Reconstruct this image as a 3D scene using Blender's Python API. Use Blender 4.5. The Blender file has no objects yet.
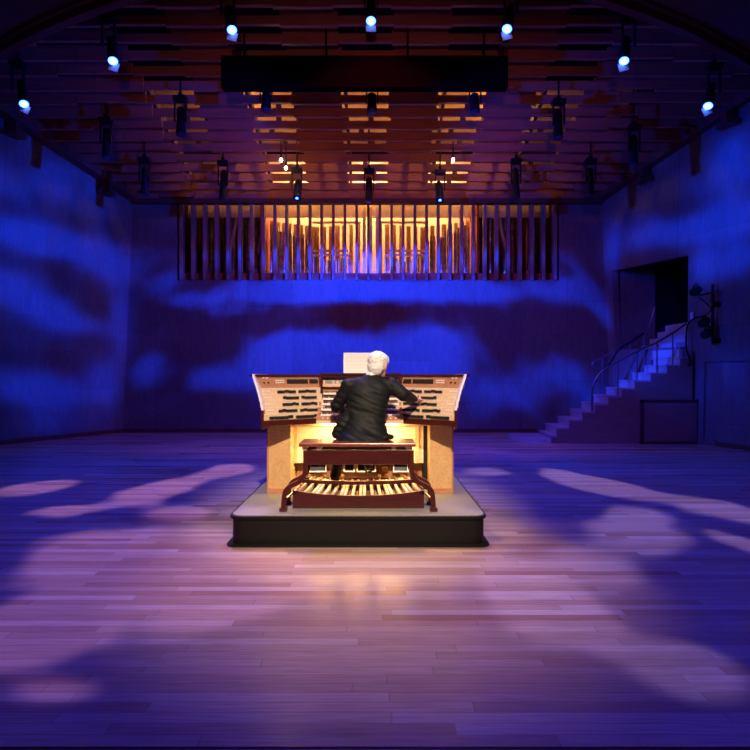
import bpy, bmesh, math, random
from mathutils import Vector, Matrix, noise
random.seed(7)
C = bpy.context.scene.collection
CAMZ = 1.53
F = 600.0
def at(px, py, Y):
    return Vector(((px-375)*Y/F, Y, CAMZ-(py-375)*Y/F))
def lerp(a, b, t): return a+(b-a)*t

# ------------------------------------------------------------------ materials
def mat(name, col, rough=.5, metal=0, spec=.5, emit=None, estr=0, coat=0):
    m = bpy.data.materials.new(name); m.use_nodes = True
    b = m.node_tree.nodes['Principled BSDF']
    b.inputs['Base Color'].default_value = (*col, 1)
    b.inputs['Roughness'].default_value = rough
    b.inputs['Metallic'].default_value = metal
    b.inputs['Specular IOR Level'].default_value = spec
    b.inputs['Coat Weight'].default_value = coat
    if emit:
        b.inputs['Emission Color'].default_value = (*emit, 1)
        b.inputs['Emission Strength'].default_value = estr
    return m
class NT:
    def __init__(s, m): s.t = m.node_tree; s.b = s.t.nodes.get('Principled BSDF')
    def n(s, ty, **kw):
        nd = s.t.nodes.new(ty)
        for k, v in kw.items(): setattr(nd, k, v)
        return nd
    def l(s, a, b): s.t.links.new(a, b)
    def math(s, op, a, b=None, c=None, clamp=False):
        nd = s.n('ShaderNodeMath', operation=op, use_clamp=clamp)
        for i, v in enumerate((a, b, c)):
            if v is None: continue
            if isinstance(v, (int, float)): nd.inputs[i].default_value = v
            else: s.l(v, nd.inputs[i])
        return nd.outputs[0]
    def ramp(s, fac, stops):
        r = s.n('ShaderNodeValToRGB'); e = r.color_ramp.elements
        while len(e) < len(stops): e.new(.5)
        for el, (p, c) in zip(e, stops): el.position = p; el.color = (*c, 1)
        s.l(fac, r.inputs[0]); return r.outputs[0]
def wood(name, c1, c2, scale=(1, 14, 14), rough=.4, nscale=3, coat=0, bump=.05, speck=0):
    m = mat(name, c1, rough, coat=coat); t = NT(m)
    tc = t.n('ShaderNodeTexCoord'); mp = t.n('ShaderNodeMapping'); mp.inputs['Scale'].default_value = scale
    t.l(tc.outputs['Object'], mp.inputs[0])
    nz = t.n('ShaderNodeTexNoise'); nz.inputs['Scale'].default_value = nscale; nz.inputs['Detail'].default_value = 6; nz.inputs['Distortion'].default_value = .6
    t.l(mp.outputs[0], nz.inputs[0])
    col = t.ramp(nz.outputs[0], [(.3, c1), (.7, c2)])
    if speck:
        n2 = t.n('ShaderNodeTexNoise'); n2.inputs['Scale'].default_value = 60; n2.inputs['Detail'].default_value = 2
        t.l(tc.outputs['Object'], n2.inputs[0])
        f = t.math('MULTIPLY', t.math('GREATER_THAN', n2.outputs[0], .58), speck)
        mx = t.n('ShaderNodeMix', data_type='RGBA'); t.l(f, mx.inputs[0]); t.l(col, mx.inputs[6]); mx.inputs[7].default_value = (c1[0]*.55, c1[1]*.45, c1[2]*.35, 1)
        col = mx.outputs[2]
    t.l(col, t.b.inputs['Base Color'])
    bp = t.n('ShaderNodeBump'); bp.inputs['Strength'].default_value = bump; bp.inputs['Distance'].default_value = .01
    t.l(nz.outputs[0], bp.inputs['Height']); t.l(bp.outputs[0], t.b.inputs['Normal'])
    return m

def floor_mat():
    m = mat('maple_boards', (.6, .4, .28), .3); t = NT(m)
    tc = t.n('ShaderNodeTexCoord'); sp = t.n('ShaderNodeSeparateXYZ'); t.l(tc.outputs['Object'], sp.inputs[0])
    W = .085; L = 1.5
    row = t.math('FLOOR', t.math('DIVIDE', sp.outputs[1], W))
    wn = t.n('ShaderNodeTexWhiteNoise', noise_dimensions='1D'); t.l(row, wn.inputs['W'])
    xs = t.math('ADD', t.math('DIVIDE', sp.outputs[0], L), t.math('MULTIPLY', wn.outputs[0], 7.3))
    cell = t.math('FLOOR', xs)
    cv = t.n('ShaderNodeCombineXYZ'); t.l(row, cv.inputs[0]); t.l(cell, cv.inputs[1])
    w2 = t.n('ShaderNodeTexWhiteNoise', noise_dimensions='2D'); t.l(cv.outputs[0], w2.inputs['Vector'])
    col = t.ramp(w2.outputs[0], [(0, (.42, .22, .15)), (.10, (.50, .31, .22)), (.45, (.57, .39, .28)), (.8, (.62, .44, .32)), (1, (.68, .52, .40))])
    mp = t.n('ShaderNodeMapping'); mp.inputs['Scale'].default_value = (1.5, 30, 1); t.l(tc.outputs['Object'], mp.inputs[0])
    nz = t.n('ShaderNodeTexNoise'); nz.inputs['Scale'].default_value = 2.5; nz.inputs['Detail'].default_value = 5; t.l(mp.outputs[0], nz.inputs[0])
    g = t.ramp(nz.outputs[0], [(.3, (.78, .76, .74)), (.7, (1.1, 1.1, 1.1))])
    mx = t.n('ShaderNodeMix', data_type='RGBA', blend_type='MULTIPLY'); mx.inputs[0].default_value = 1
    t.l(col, mx.inputs[6]); t.l(g, mx.inputs[7])
    fr = t.math('FRACT', t.math('DIVIDE', sp.outputs[1], W)); ga = t.math('LESS_THAN', fr, .045)
    fx = t.math('FRACT', xs); gb = t.math('LESS_THAN', fx, .003)
    gap = t.math('MULTIPLY', t.math('MAXIMUM', ga, gb), .45)
    m2 = t.n('ShaderNodeMix', data_type='RGBA'); t.l(gap, m2.inputs[0]); t.l(mx.outputs[2], m2.inputs[6]); m2.inputs[7].default_value = (.12, .05, .03, 1)
    t.l(m2.outputs[2], t.b.inputs['Base Color'])
    r = t.math('MULTIPLY_ADD', w2.outputs[0], .08, .19); t.l(r, t.b.inputs['Roughness'])
    bp = t.n('ShaderNodeBump'); bp.inputs['Strength'].default_value = .15; bp.inputs['Distance'].default_value = .002; t.l(nz.outputs[0], bp.inputs['Height']); t.l(bp.outputs[0], t.b.inputs['Normal'])
    return m
def wall_mat():
    m = mat('birch_panelling', (.5, .4, .3), .55, spec=.25); t = NT(m)
    tc = t.n('ShaderNodeTexCoord'); sp = t.n('ShaderNodeSeparateXYZ'); t.l(tc.outputs['Object'], sp.inputs[0])
    h = t.math('ADD', sp.outputs[0], t.math('MULTIPLY', sp.outputs[1], .9))
    colx = t.math('FLOOR', t.math('DIVIDE', h, 1.22))
    wn = t.n('ShaderNodeTexWhiteNoise', noise_dimensions='1D'); t.l(colx, wn.inputs['W'])
    zs = t.math('ADD', t.math('DIVIDE', sp.outputs[2], 2.1), t.math('MULTIPLY', wn.outputs[0], .8))
    cv = t.n('ShaderNodeCombineXYZ'); t.l(colx, cv.inputs[0]); t.l(t.math('FLOOR', zs), cv.inputs[1])
    w2 = t.n('ShaderNodeTexWhiteNoise', noise_dimensions='2D'); t.l(cv.outputs[0], w2.inputs['Vector'])
    col = t.ramp(w2.outputs[0], [(0, (.15, .115, .11)), (1, (.19, .15, .14))])
    mp = t.n('ShaderNodeMapping'); mp.inputs['Scale'].default_value = (7, 7, 1.6); t.l(tc.outputs['Object'], mp.inputs[0])
    nz = t.n('ShaderNodeTexNoise'); nz.inputs['Scale'].default_value = 1.6; nz.inputs['Detail'].default_value = 8; nz.inputs['Distortion'].default_value = 1.5; t.l(mp.outputs[0], nz.inputs[0])
    g = t.ramp(nz.outputs[0], [(.3, (.82, .82, .82)), (.68, (1.12, 1.12, 1.12))])
    mx = t.n('ShaderNodeMix', data_type='RGBA', blend_type='MULTIPLY'); mx.inputs[0].default_value = 1; t.l(col, mx.inputs[6]); t.l(g, mx.inputs[7])
    fa = t.math('LESS_THAN', t.math('FRACT', t.math('DIVIDE', h, 1.22)), .012)
    fb = t.math('LESS_THAN', t.math('FRACT', zs), .008)
    gp = t.math('MULTIPLY', t.math('MAXIMUM', fa, fb), .55)
    m2 = t.n('ShaderNodeMix', data_type='RGBA'); t.l(gp, m2.inputs[0]); t.l(mx.outputs[2], m2.inputs[6]); m2.inputs[7].default_value = (.1, .08, .07, 1)
    t.l(m2.outputs[2], t.b.inputs['Base Color'])
    return m
def speckle(name, c1, c2, scale=350, rough=.9):
    m = mat(name, c1, rough, spec=.2); t = NT(m)
    tc = t.n('ShaderNodeTexCoord'); nz = t.n('ShaderNodeTexNoise'); nz.inputs['Scale'].default_value = scale; nz.inputs['Detail'].default_value = 2
    t.l(tc.outputs['Object'], nz.inputs[0]); t.l(t.ramp(nz.outputs[0], [(.4, c1), (.6, c2)]), t.b.inputs['Base Color'])
    return m
def cloth(name, c, c2):
    m = mat(name, c, .6, spec=.22); t = NT(m); t.b.inputs['Sheen Weight'].default_value = .0; t.b.inputs['Sheen Roughness'].default_value = .4
    tc = t.n('ShaderNodeTexCoord'); nz = t.n('ShaderNodeTexNoise'); nz.inputs['Scale'].default_value = 14; nz.inputs['Detail'].default_value = 5
    t.l(tc.outputs['Object'], nz.inputs[0]); t.l(t.ramp(nz.outputs[0], [(.3, c), (.7, c2)]), t.b.inputs['Base Color'])
    return m
M = dict(
 floor=floor_mat(), wall=wall_mat(),
 ceil=wood('cherry_ceiling_slats', (.30, .10, .07), (.42, .15, .10), (.6, 10, 10), .45),
 ceil_dark=wood('dark_stained_ceiling', (.07, .028, .02), (.1, .04, .03), (.6, 10, 10), .6),
 trim=wood('cherry_trim', (.10, .03, .02), (.15, .045, .03), (1, 1, 1), .6),
 black=mat('black_metal', (.007, .007, .008), .55, spec=.3),
 blackm=mat('matt_black', (.01, .01, .011), .9, spec=.2),
 platside=mat('black_platform_laminate', (.007, .005, .005), .5, spec=.25),
 carpet=speckle('grey_platform_carpet', (.18, .165, .15), (.36, .33, .30), 220),
 mahog=wood('mahogany', (.045, .007, .008), (.078, .012, .011), (3, 20, 20), .28, coat=.3),
 mahog_b=wood('reddish_walnut', (.42, .18, .10), (.55, .26, .15), (3, 20, 20), .4),
 cream=wood('pale_maple', (.72, .52, .33), (.8, .62, .43), (3, 20, 20), .45),
 birds=wood('birdseye_maple', (.62, .36, .16), (.72, .45, .22), (6, 6, 3), .4, speck=.35),
 edge=mat('white_maple_edge', (.85, .78, .68), .4),
 ivory=mat('ivory_key', (.9, .86, .76), .3), ebony=mat('ebony_key', (.015, .012, .012), .35),
 tab=mat('dark_stop_tab', (.022, .02, .023), .4), piston=mat('white_piston', (.85, .82, .78), .35),
 brass=mat('brass', (.9, .6, .22), .25, 1),
 paper=None, glass=None,
 suit=cloth('charcoal_suit', (.0045, .0055, .006), (.010, .0115, .012)), suit2=cloth('dark_trousers', (.01, .01, .012), (.018, .018, .02)),
 skin=mat('skin', (.72, .40, .29), .5), hair=None, shirt=mat('white_shirt', (.85, .85, .84), .7), shoe=mat('black_shoe', (.01, .01, .01), .25),
 pedn=wood('pale_pedal', (.75, .6, .4), (.85, .7, .5), (20, 2, 20), .35), peds=mat('dark_pedal', (.14, .05, .025), .35),
 fin=wood('cherry_fin', (.22, .11, .09), (.30, .16, .13), (14, 14, 1), .45),
 redboard=wood('red_stained_board', (.32, .06, .025), (.42, .09, .035), (1, 10, 10), .5),
 chamber=wood('pine_chamber', (.74, .54, .30), (.84, .64, .40), (10, 10, 1), .6),
 tin=None, pwood=wood('pipe_wood', (.34, .16, .06), (.46, .24, .10), (14, 14, 1), .45),
 step=wood('pale_step', (.5, .42, .34), (.6, .52, .43), (3, 10, 3), .5),
 stringer=wood('stair_panel_wood', (.30, .16, .11), (.40, .22, .15), (1, 1, 12), .5),
 steel=mat('dark_steel_rail', (.25, .25, .27), .35, .9),
 corridor_black=mat('black_corridor', (.008, .008, .01), .95, spec=.1),
 plate=mat('switch_plate', (.7, .72, .75), .4),
 attic=wood('pine_attic', (.6, .35, .14), (.7, .45, .2), (2, 8, 8), .6),
 lensd=mat('dark_lens', (.02, .03, .08), .08, spec=1),
 lens=mat('lit_blue_lens', (.1, .2, .8), .2, emit=(.03, .10, 1.0), estr=14),
 lens_core=mat('lit_white_lens', (.5, .6, 1), .2, emit=(.25, .5, 1.0), estr=5),
 bulb=mat('warm_bulb', (1, .8, .5), .3, emit=(1, .62, .25), estr=60),
 strip=mat('warm_lamp_strip', (1, .8, .5), .3, emit=(1, .66, .28), estr=9),
 seat=wood('bench_mahogany', (.16, .03, .018), (.24, .055, .028), (3, 20, 20), .25, coat=.4),
)
# speckled tin
m = mat('tin_metal', (.62, .52, .4), .28, .85); t = NT(m)
tc = t.n('ShaderNodeTexCoord'); nz = t.n('ShaderNodeTexNoise'); nz.inputs['Scale'].default_value = 6; nz.inputs['Detail'].default_value = 4
t.l(tc.outputs['Object'], nz.inputs[0]); t.l(t.ramp(nz.outputs[0], [(.35, (.22, .17, .13)), (.65, (.5, .42, .33))]), t.b.inputs['Base Color']); M['tin'] = m
# hair
m = mat('white_hair', (.8, .76, .7), .6); t = NT(m)
tc = t.n('ShaderNodeTexCoord'); mp = t.n('ShaderNodeMapping'); mp.inputs['Scale'].default_value = (1, 1, .35); t.l(tc.outputs['Object'], mp.inputs[0])
nz = t.n('ShaderNodeTexNoise'); nz.inputs['Scale'].default_value = 70; nz.inputs['Detail'].default_value = 4; t.l(mp.outputs[0], nz.inputs[0])
t.l(t.ramp(nz.outputs[0], [(.3, (.66, .63, .60)), (.6, (.93, .91, .88))]), t.b.inputs['Base Color'])
bp = t.n('ShaderNodeBump'); bp.inputs['Strength'].default_value = .8; bp.inputs['Distance'].default_value = .012; t.l(nz.outputs[0], bp.inputs['Height']); t.l(bp.outputs[0], t.b.inputs['Normal']); M['hair'] = m
# sheet music : staves and notes drawn by procedural stripes
m = mat('sheet_music_paper', (.95, .94, .9), .7); t = NT(m)
tc = t.n('ShaderNodeTexCoord'); sp = t.n('ShaderNodeSeparateXYZ'); t.l(tc.outputs['Generated'], sp.inputs[0])
v = t.math('MULTIPLY', sp.outputs[2], 6); fv = t.math('FRACT', v)
band = t.math('MULTIPLY', t.math('GREATER_THAN', fv, .25), t.math('LESS_THAN', fv, .72))
st = t.math('LESS_THAN', t.math('FRACT', t.math('MULTIPLY', fv, 10.6)), .22)
nn = t.n('ShaderNodeTexNoise'); nn.inputs['Scale'].default_value = 60; t.l(tc.outputs['Generated'], nn.inputs[0])
nt = t.math('GREATER_THAN', nn.outputs[0], .56)
ux = sp.outputs[0]; mg = t.math('MULTIPLY', t.math('GREATER_THAN', ux, .08), t.math('LESS_THAN', ux, .92))
ink = t.math('MULTIPLY', t.math('MULTIPLY', t.math('MAXIMUM', st, nt), band), t.math('MULTIPLY', mg, .18))
mx = t.n('ShaderNodeMix', data_type='RGBA'); t.l(ink, mx.inputs[0]); mx.inputs[6].default_value = (.95, .94, .9, 1); mx.inputs[7].default_value = (.08, .07, .07, 1)
t.l(mx.outputs[2], t.b.inputs['Base Color']); M['paper'] = m
m = mat('clear_glass', (.9, .95, 1), .03); b = m.node_tree.nodes['Principled BSDF']; b.inputs['Transmission Weight'].default_value = 1; b.inputs['IOR'].default_value = 1.35; M['glass'] = m

# ------------------------------------------------------------------ helpers
def obj(name, bm, m, parent=None, smooth=False, bevel=0):
    me = bpy.data.meshes.new(name)
    bmesh.ops.recalc_face_normals(bm, faces=bm.faces)
    bm.to_mesh(me); bm.free()
    if not isinstance(m, (list, tuple)): m = [m]
    for x in m: me.materials.append(x)
    if smooth:
        for p in me.polygons: p.use_smooth = True
        try: me.set_sharp_from_angle(angle=math.radians(40))
        except Exception: pass
    o = bpy.data.objects.new(name, me); C.objects.link(o)
    if parent:
        o.parent = parent
        o.matrix_parent_inverse = Matrix.Translation(-wloc(parent)) @ Matrix.Identity(4)
    if bevel:
        md = o.modifiers.new('bevel', 'BEVEL'); md.width = bevel; md.segments = 2; md.limit_method = 'ANGLE'
    return o
WL = {}
def wloc(o):
    v = Vector(o.location)
    while o.parent:
        # children have their own parent-inverse: their own world location is unchanged
        return Vector((0, 0, 0)) if o.type == 'MESH' else v
    return v
def tag(o, label=None, cat=None, group=None, kind=None):
    if label: o['label'] = label
    if cat: o['category'] = cat
    if group: o['group'] = group
    if kind: o['kind'] = kind
    return o
def thing(name, loc, label, cat, group=None):
    o = bpy.data.objects.new(name, None); C.objects.link(o); o.location = loc; o.empty_display_size = .1
    return tag(o, label, cat, group)
def bx(bm, x0, x1, y0, y1, z0, z1):
    v = [bm.verts.new(p) for p in ((x0,y0,z0),(x1,y0,z0),(x1,y1,z0),(x0,y1,z0),(x0,y0,z1),(x1,y0,z1),(x1,y1,z1),(x0,y1,z1))]
    for f in ((0,3,2,1),(4,5,6,7),(0,1,5,4),(1,2,6,5),(2,3,7,6),(3,0,4,7)): bm.faces.new([v[i] for i in f])
    return bm
def hexa(bm, P8):
    v = [bm.verts.new(p) for p in P8]
    for f in ((0,3,2,1),(4,5,6,7),(0,1,5,4),(1,2,6,5),(2,3,7,6),(3,0,4,7)): bm.faces.new([v[i] for i in f])
    return bm
def obox(bm, mtx, x0, x1, y0, y1, z0, z1):
    return hexa(bm, [mtx @ Vector(p) for p in ((x0,y0,z0),(x1,y0,z0),(x1,y1,z0),(x0,y1,z0),(x0,y0,z1),(x1,y0,z1),(x1,y1,z1),(x0,y1,z1))])
def B(*a): return bx(bmesh.new(), *a)
def frame_of(d):
    d = d.normalized(); u = Vector((0,0,1)) if abs(d.z) < .95 else Vector((1,0,0))
    a = d.cross(u).normalized(); b = a.cross(d).normalized(); return a, b
def tube(bm, pts, r, seg=10, caps=True):
    pts = [Vector(p) for p in pts]; rs = r if isinstance(r, (list, tuple)) else [r]*len(pts); rings = []
    a = None
    for i, p in enumerate(pts):
        d = (pts[min(i+1, len(pts)-1)]-pts[max(i-1, 0)]).normalized()
        if a is None: a, b = frame_of(d)
        else:
            a = (a-d*a.dot(d)).normalized(); b = a.cross(d).normalized()
        rings.append([bm.verts.new(p+a*rs[i]*math.cos(2*math.pi*k/seg)+b*rs[i]*math.sin(2*math.pi*k/seg)) for k in range(seg)])
    for i in range(len(rings)-1):
        for k in range(seg):
            bm.faces.new((rings[i][k], rings[i][(k+1)%seg], rings[i+1][(k+1)%seg], rings[i+1][k]))
    if caps: bm.faces.new(rings[0]); bm.faces.new(rings[-1][::-1])
    return bm
def prism(bm, poly, off):           # poly: 3-D points, off: extrusion vector
    off = Vector(off); a = [bm.verts.new(Vector(p)) for p in poly]; b = [bm.verts.new(Vector(p)+off) for p in poly]
    bm.faces.new(a); bm.faces.new(b[::-1]); n = len(a)
    for i in range(n): bm.faces.new((a[i], b[i], b[(i+1)%n], a[(i+1)%n]))
    return bm
def ribbon(bm, pts, w, n_off, t):   # bar with rectangular section following pts; w: vector width, t thickness along normal list
    rings = []
    for i, p in enumerate(pts):
        p = Vector(p); d = (Vector(pts[min(i+1, len(pts)-1)])-Vector(pts[max(i-1, 0)])).normalized()
        wv = Vector(w); n = d.cross(wv.normalized()).normalized()*t/2
        rings.append([bm.verts.new(p+s1*wv/2+s2*n) for s1, s2 in ((-1,-1),(1,-1),(1,1),(-1,1))])
    for i in range(len(rings)-1):
        for k in range(4): bm.faces.new((rings[i][k], rings[i][(k+1)%4], rings[i+1][(k+1)%4], rings[i+1][k]))
    bm.faces.new(rings[0]); bm.faces.new(rings[-1][::-1])
    return bm
def struct(name, bm, m, parent=None, **k):
    o = obj(name, bm, m, parent, **k)
    if not parent: o['kind'] = 'structure'
    return o

# ------------------------------------------------------------------ room shell
YB = 16.0
def xl(Y, z):   # left wall plane
    t = z/6.2
    return lerp(-6.73, -6.45, t) - lerp(.517, .513, t)*(YB-Y)
def xr(Y, z):
    t = z/6.2
    return lerp(6.29, 6.03, t) + lerp(.337, .47, t)*(YB-Y)
def zc(Y): return 6.2 + .3*(YB-Y)
STAGE = 2.47
f = bmesh.new()
poly = [(xl(STAGE, 0), STAGE, 0), (xr(STAGE, 0), STAGE, 0), (xr(YB, 0), YB, 0), (xl(YB, 0), YB, 0)]
prism(f, poly, (0, 0, -.15)); struct('floor', f, M['floor'])
struct('trim_1', B(xl(STAGE,0), xr(STAGE,0), STAGE-.03, STAGE, -1.1, -.005), M['trim'])
struct('floor', B(-12, 12, -3.0, STAGE-.03, -1.15, -1.1), M['blackm'])

OX0, OX1, OZ0, OZ1 = -5.28, 4.91, 4.06, 6.1
for q in ((-7.0, OX0, YB, YB+.15, 0, 6.6), (OX1, 6.6, YB, YB+.15, 0, 6.6), (OX0, OX1, YB, YB+.15, 0, OZ0), (OX0, OX1, YB, YB+.15, OZ1, 6.6)):
    struct('wall_back', B(*q), M['wall'])

def wall_patch(bm, fx, y0, y1, z0, z1, side, th=.15, ztop=None):
    ny = max(1, int((y1-y0)/.8)); 
    for i in range(ny):
        a, b = lerp(y0, y1, i/ny), lerp(y0, y1, (i+1)/ny)
        za, zb = (z1, z1) if ztop is None else (ztop(a), ztop(b))
        s = side*th
        hexa(bm, [(fx(a,z0),a,z0),(fx(a,z0)+s,a,z0),(fx(b,z0)+s,b,z0),(fx(b,z0),b,z0),(fx(a,za),a,za),(fx(a,za)+s,a,za),(fx(b,zb)+s,b,zb),(fx(b,zb),b,zb)])
    return bm
struct('wall_left', wall_patch(bmesh.new(), xl, 1.0, YB+.1, 0, 0, -1, ztop=zc), M['wall'])
DY0, DY1, DZ0, DZ1 = 13.64, 15.74, 2.18, 4.26
w = bmesh.new()
wall_patch(w, xr, 1.0, DY0, 0, 0, 1, ztop=zc); wall_patch(w, xr, DY1, YB+.1, 0, 0, 1, ztop=zc)
wall_patch(w, xr, DY0, DY1, 0, DZ0, 1); wall_patch(w, xr, DY0, DY1, DZ1, 0, 1, ztop=zc)
struct('wall_right', w, M['wall'])
# passage behind the doorway
w = bmesh.new()
bx(w, 6.45, 7.35, DY1, DY1+.1, DZ0-.1, DZ1+.1)
struct('wall_passage', w, M['wall'])
def Wx(y, z): return xr(y, z)+.16
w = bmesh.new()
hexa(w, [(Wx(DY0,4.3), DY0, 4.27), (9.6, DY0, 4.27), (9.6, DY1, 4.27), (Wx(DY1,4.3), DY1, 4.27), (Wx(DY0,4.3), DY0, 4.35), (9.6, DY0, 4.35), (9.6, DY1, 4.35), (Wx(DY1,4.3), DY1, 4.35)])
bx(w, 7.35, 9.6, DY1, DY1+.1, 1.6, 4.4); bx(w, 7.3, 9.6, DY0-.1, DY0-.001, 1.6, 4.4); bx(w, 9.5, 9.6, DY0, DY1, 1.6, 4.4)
struct('wall_corridor', w, M['corridor_black'])  # corridor surfaces coloured plain black
struct('door_1', B(8.35, 8.42, 13.7, 14.7, 2.5, 3.75), M['stringer'])
# skirting
def skirt(name, fx, y0, y1, side):
    bm = bmesh.new(); a, b = y0, y1; s = -side*.03
    hexa(bm, [(fx(a,0),a,0),(fx(a,0)+s,a,0),(fx(b,0)+s,b,0),(fx(b,0),b,0),(fx(a,.1),a,.1),(fx(a,.1)+s,a,.1),(fx(b,.1)+s,b,.1),(fx(b,.1),b,.1)])
    struct(name, bm, M['trim'])
skirt('baseboard_left', xl, STAGE, 15.98, -1); skirt('baseboard_right', xr, STAGE, 12.9, 1)
struct('baseboard_back', B(-6.68, 4.3, YB-.03, YB, 0, .1), M['trim'])
# raised panel frame on the right wall, nearest the camera
bm = bmesh.new()
for (a, b, z0, z1) in ((11.0, 13.2, 1.82, 1.86), (13.18, 13.2, .06, 1.82)):
    hexa(bm, [(xr(a,z0)-.04,a,z0),(xr(a,z0)-.005,a,z0),(xr(b,z0)-.005,b,z0),(xr(b,z0)-.04,b,z0),(xr(a,z1)-.04,a,z1),(xr(a,z1)-.005,a,z1),(xr(b,z1)-.005,b,z1),(xr(b,z1)-.04,b,z1)])
struct('trim_2', bm, M['wall'])

# ------------------------------------------------------------------ ceiling: louvred rows of boards
ceil = struct('ceiling', prism(bmesh.new(), [(xl(YB,6)-.3, YB+.1, zc(YB)+1.5), (xr(YB,6)+.3, YB+.1, zc(YB)+1.5), (xr(2,6)+1, 2, zc(2)+1.5), (xl(2,6)-1, 2, zc(2)+1.5)], (0, 0, .1)), M['attic'])
RP = .37
NR = 22
gapc = [-4.25, -2.22, -.18, 1.86, 3.9]
rnd = random.Random(3)
for k in range(NR):
    y1 = YB-.06-RP*k; y0 = y1-RP; z = zc(y1)
    XL, XR = xl(y0, zc(y0))+.12, xr(y0, zc(y0))-.12
    bm = bmesh.new()
    def board(a, b, lift=0, h=.27):
        yb = y1-.06
        bx(bm, a, b, yb, y1-.02, z+lift, z+lift+h)
        bx(bm, a, b, yb-.025, y1-.0, z+lift-.025, z+lift)   # lip along the lower edge
    sh = (rnd.random()-.5)*.12
    edges = []
    for g in gapc:
        edges.append((g-.5+sh, g+.5+sh))
    cur = XL
    # outer left
    segs = []
    x = XL; i = 0
    off = (.55 if k % 2 else 0)
    first = edges[0][0]
    segs.append((XL, first))
    for j, (a, b) in enumerate(edges):
        nxt = edges[j+1][0] if j+1 < len(edges) else XR
        segs.append(('g', a, b)); segs.append((b, nxt))
    for s in segs:
        if s[0] == 'g':
            a, b = s[1], s[2]
            open_ = 1 <= k <= 8 and k != 4
            ab = abs((a+b)/2) > 3
            hang = k in (1, 2) and not ab
            if open_:
                mid = a + .55 + .12*((k*7) % 3 - 1)
                board(a, b, lift=.025, h=.145)
                bx(bm, mid-.06, mid+.06, y1-.05, y1-.02, z+.16, z+.27)
            elif k == 0: board(a, b, 0)
            else: board(a, b, lift=.03, h=.14)
        else:
            a, b = s
            if b-a > 1.6:   # outer zones: long boards with stagger, alternately lifted
                x = a; kk = 0
                brk = []
                step = 1.9
                n0 = math.floor((a+off)/step)+1
                xs = [n0*step-off]
                while xs[-1] < b-.3: xs.append(xs[-1]+step)
                xs = [q for q in xs if a+.3 < q < b-.3]
                pts = [a]+xs+[b]
                for q in range(len(pts)-1):
                    lf = .05 if (k+q+(k//3)) % 3 == 1 else 0
                    board(pts[q], pts[q+1]-.02, lf, .19 if lf else .27)
            else: board(a, b)
    obj('slat_row', bm, M['ceil'], ceil)
# black sheet added over closed slots to darken them, open over lit area
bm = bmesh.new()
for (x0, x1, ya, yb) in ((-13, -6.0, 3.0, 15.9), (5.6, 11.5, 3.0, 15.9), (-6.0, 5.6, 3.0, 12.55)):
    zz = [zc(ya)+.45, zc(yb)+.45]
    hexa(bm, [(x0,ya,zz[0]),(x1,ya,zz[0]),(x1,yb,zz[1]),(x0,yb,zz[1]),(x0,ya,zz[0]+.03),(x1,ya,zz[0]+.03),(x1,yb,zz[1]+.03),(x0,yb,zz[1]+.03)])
obj('slot_blackout', bm, M['blackm'], ceil)  # added blackout, keeps these slots dark
# joists seen through the slots
bm = bmesh.new()
for i in range(26):
    X = -5.6+i*.42+.1*math.sin(i*5.1)
    if i % 5 == 3: continue
    a, b = 12.6, 15.8
    hexa(bm, [(X,a,zc(a)+.3),(X+.07,a,zc(a)+.3),(X+.07,b,zc(b)+.3),(X,b,zc(b)+.3),(X,a,zc(a)+.5),(X+.07,a,zc(a)+.5),(X+.07,b,zc(b)+.5),(X,b,zc(b)+.5)])
obj('joist', bm, M['ceil_dark'], ceil)
# header between back wall and first row
struct('trim_3', B(-6.4, 6.0, YB-.16, YB-.005, 6.08, 6.2), M['trim'])
# edge beams where ceiling meets side walls, with hanging brackets
for n, fx, s, ys in (('trim_4', xl, 1, (13.0, 15.1)), ('trim_5', xr, -1, (12.7, 14.6))):
    bm = bmesh.new(); a, b = 8.0, YB-.16
    pa, pb = fx(a, zc(a)), fx(b, zc(b))
    q = s*.28; za, zb = zc(a)-.1, zc(b)-.1
    hexa(bm, [(pa+s*.01,a,za),(pa+q,a,za),(pb+q,b,zb),(pb+s*.01,b,zb),(pa+s*.01,a,za+.22),(pa+q,a,za+.22),(pb+q,b,zb+.22),(pb+s*.01,b,zb+.22)])
    e = struct(n, bm, M['trim'])
    for Y in ys:
        X = fx(Y, zc(Y)); b_ = bmesh.new(); z = zc(Y)-.1
        x0, x1 = sorted((X+s*.06, X+s*.24)); bx(b_, x0, x1, Y-.12, Y+.12, z-.2, z)
        x0, x1 = sorted((X+s*.03, X+s*.28)); bx(b_, x0, x1, Y-.2, Y+.2, z-.3, z-.2)
        obj('bracket', b_, M['trim'], e)
# curved canopy beam + dark upper ceiling toward the audience
def arcY(x): return 9.35+(x+.2)**2/27
bm = bmesh.new(); bm2 = bmesh.new()
xs = [-9.2+i*.45 for i in range(41)]
for dz, hw, t_ in ((0, .3, .10), (-.12, .16, .14)):
    pts = [Vector((x, arcY(x), zc(arcY(x))-.15+dz)) for x in xs]
    rings = []
    for i, p in enumerate(pts):
        d = (pts[min(i+1, len(pts)-1)]-pts[max(i-1, 0)]).normalized(); n = d.cross(Vector((0,0,1))).normalized()
        rings.append([bm.verts.new(p+n*s1*hw/2*1.0+Vector((0,0,s2*t_/2))) for s1, s2 in ((-1,-1),(1,-1),(1,1),(-1,1))])
    for i in range(len(rings)-1):
        for k in range(4): bm.faces.new((rings[i][k], rings[i][(k+1)%4], rings[i+1][(k+1)%4], rings[i+1][k]))
struct('trim_6', bm, M['trim'])
bm = bmesh.new()
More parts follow.
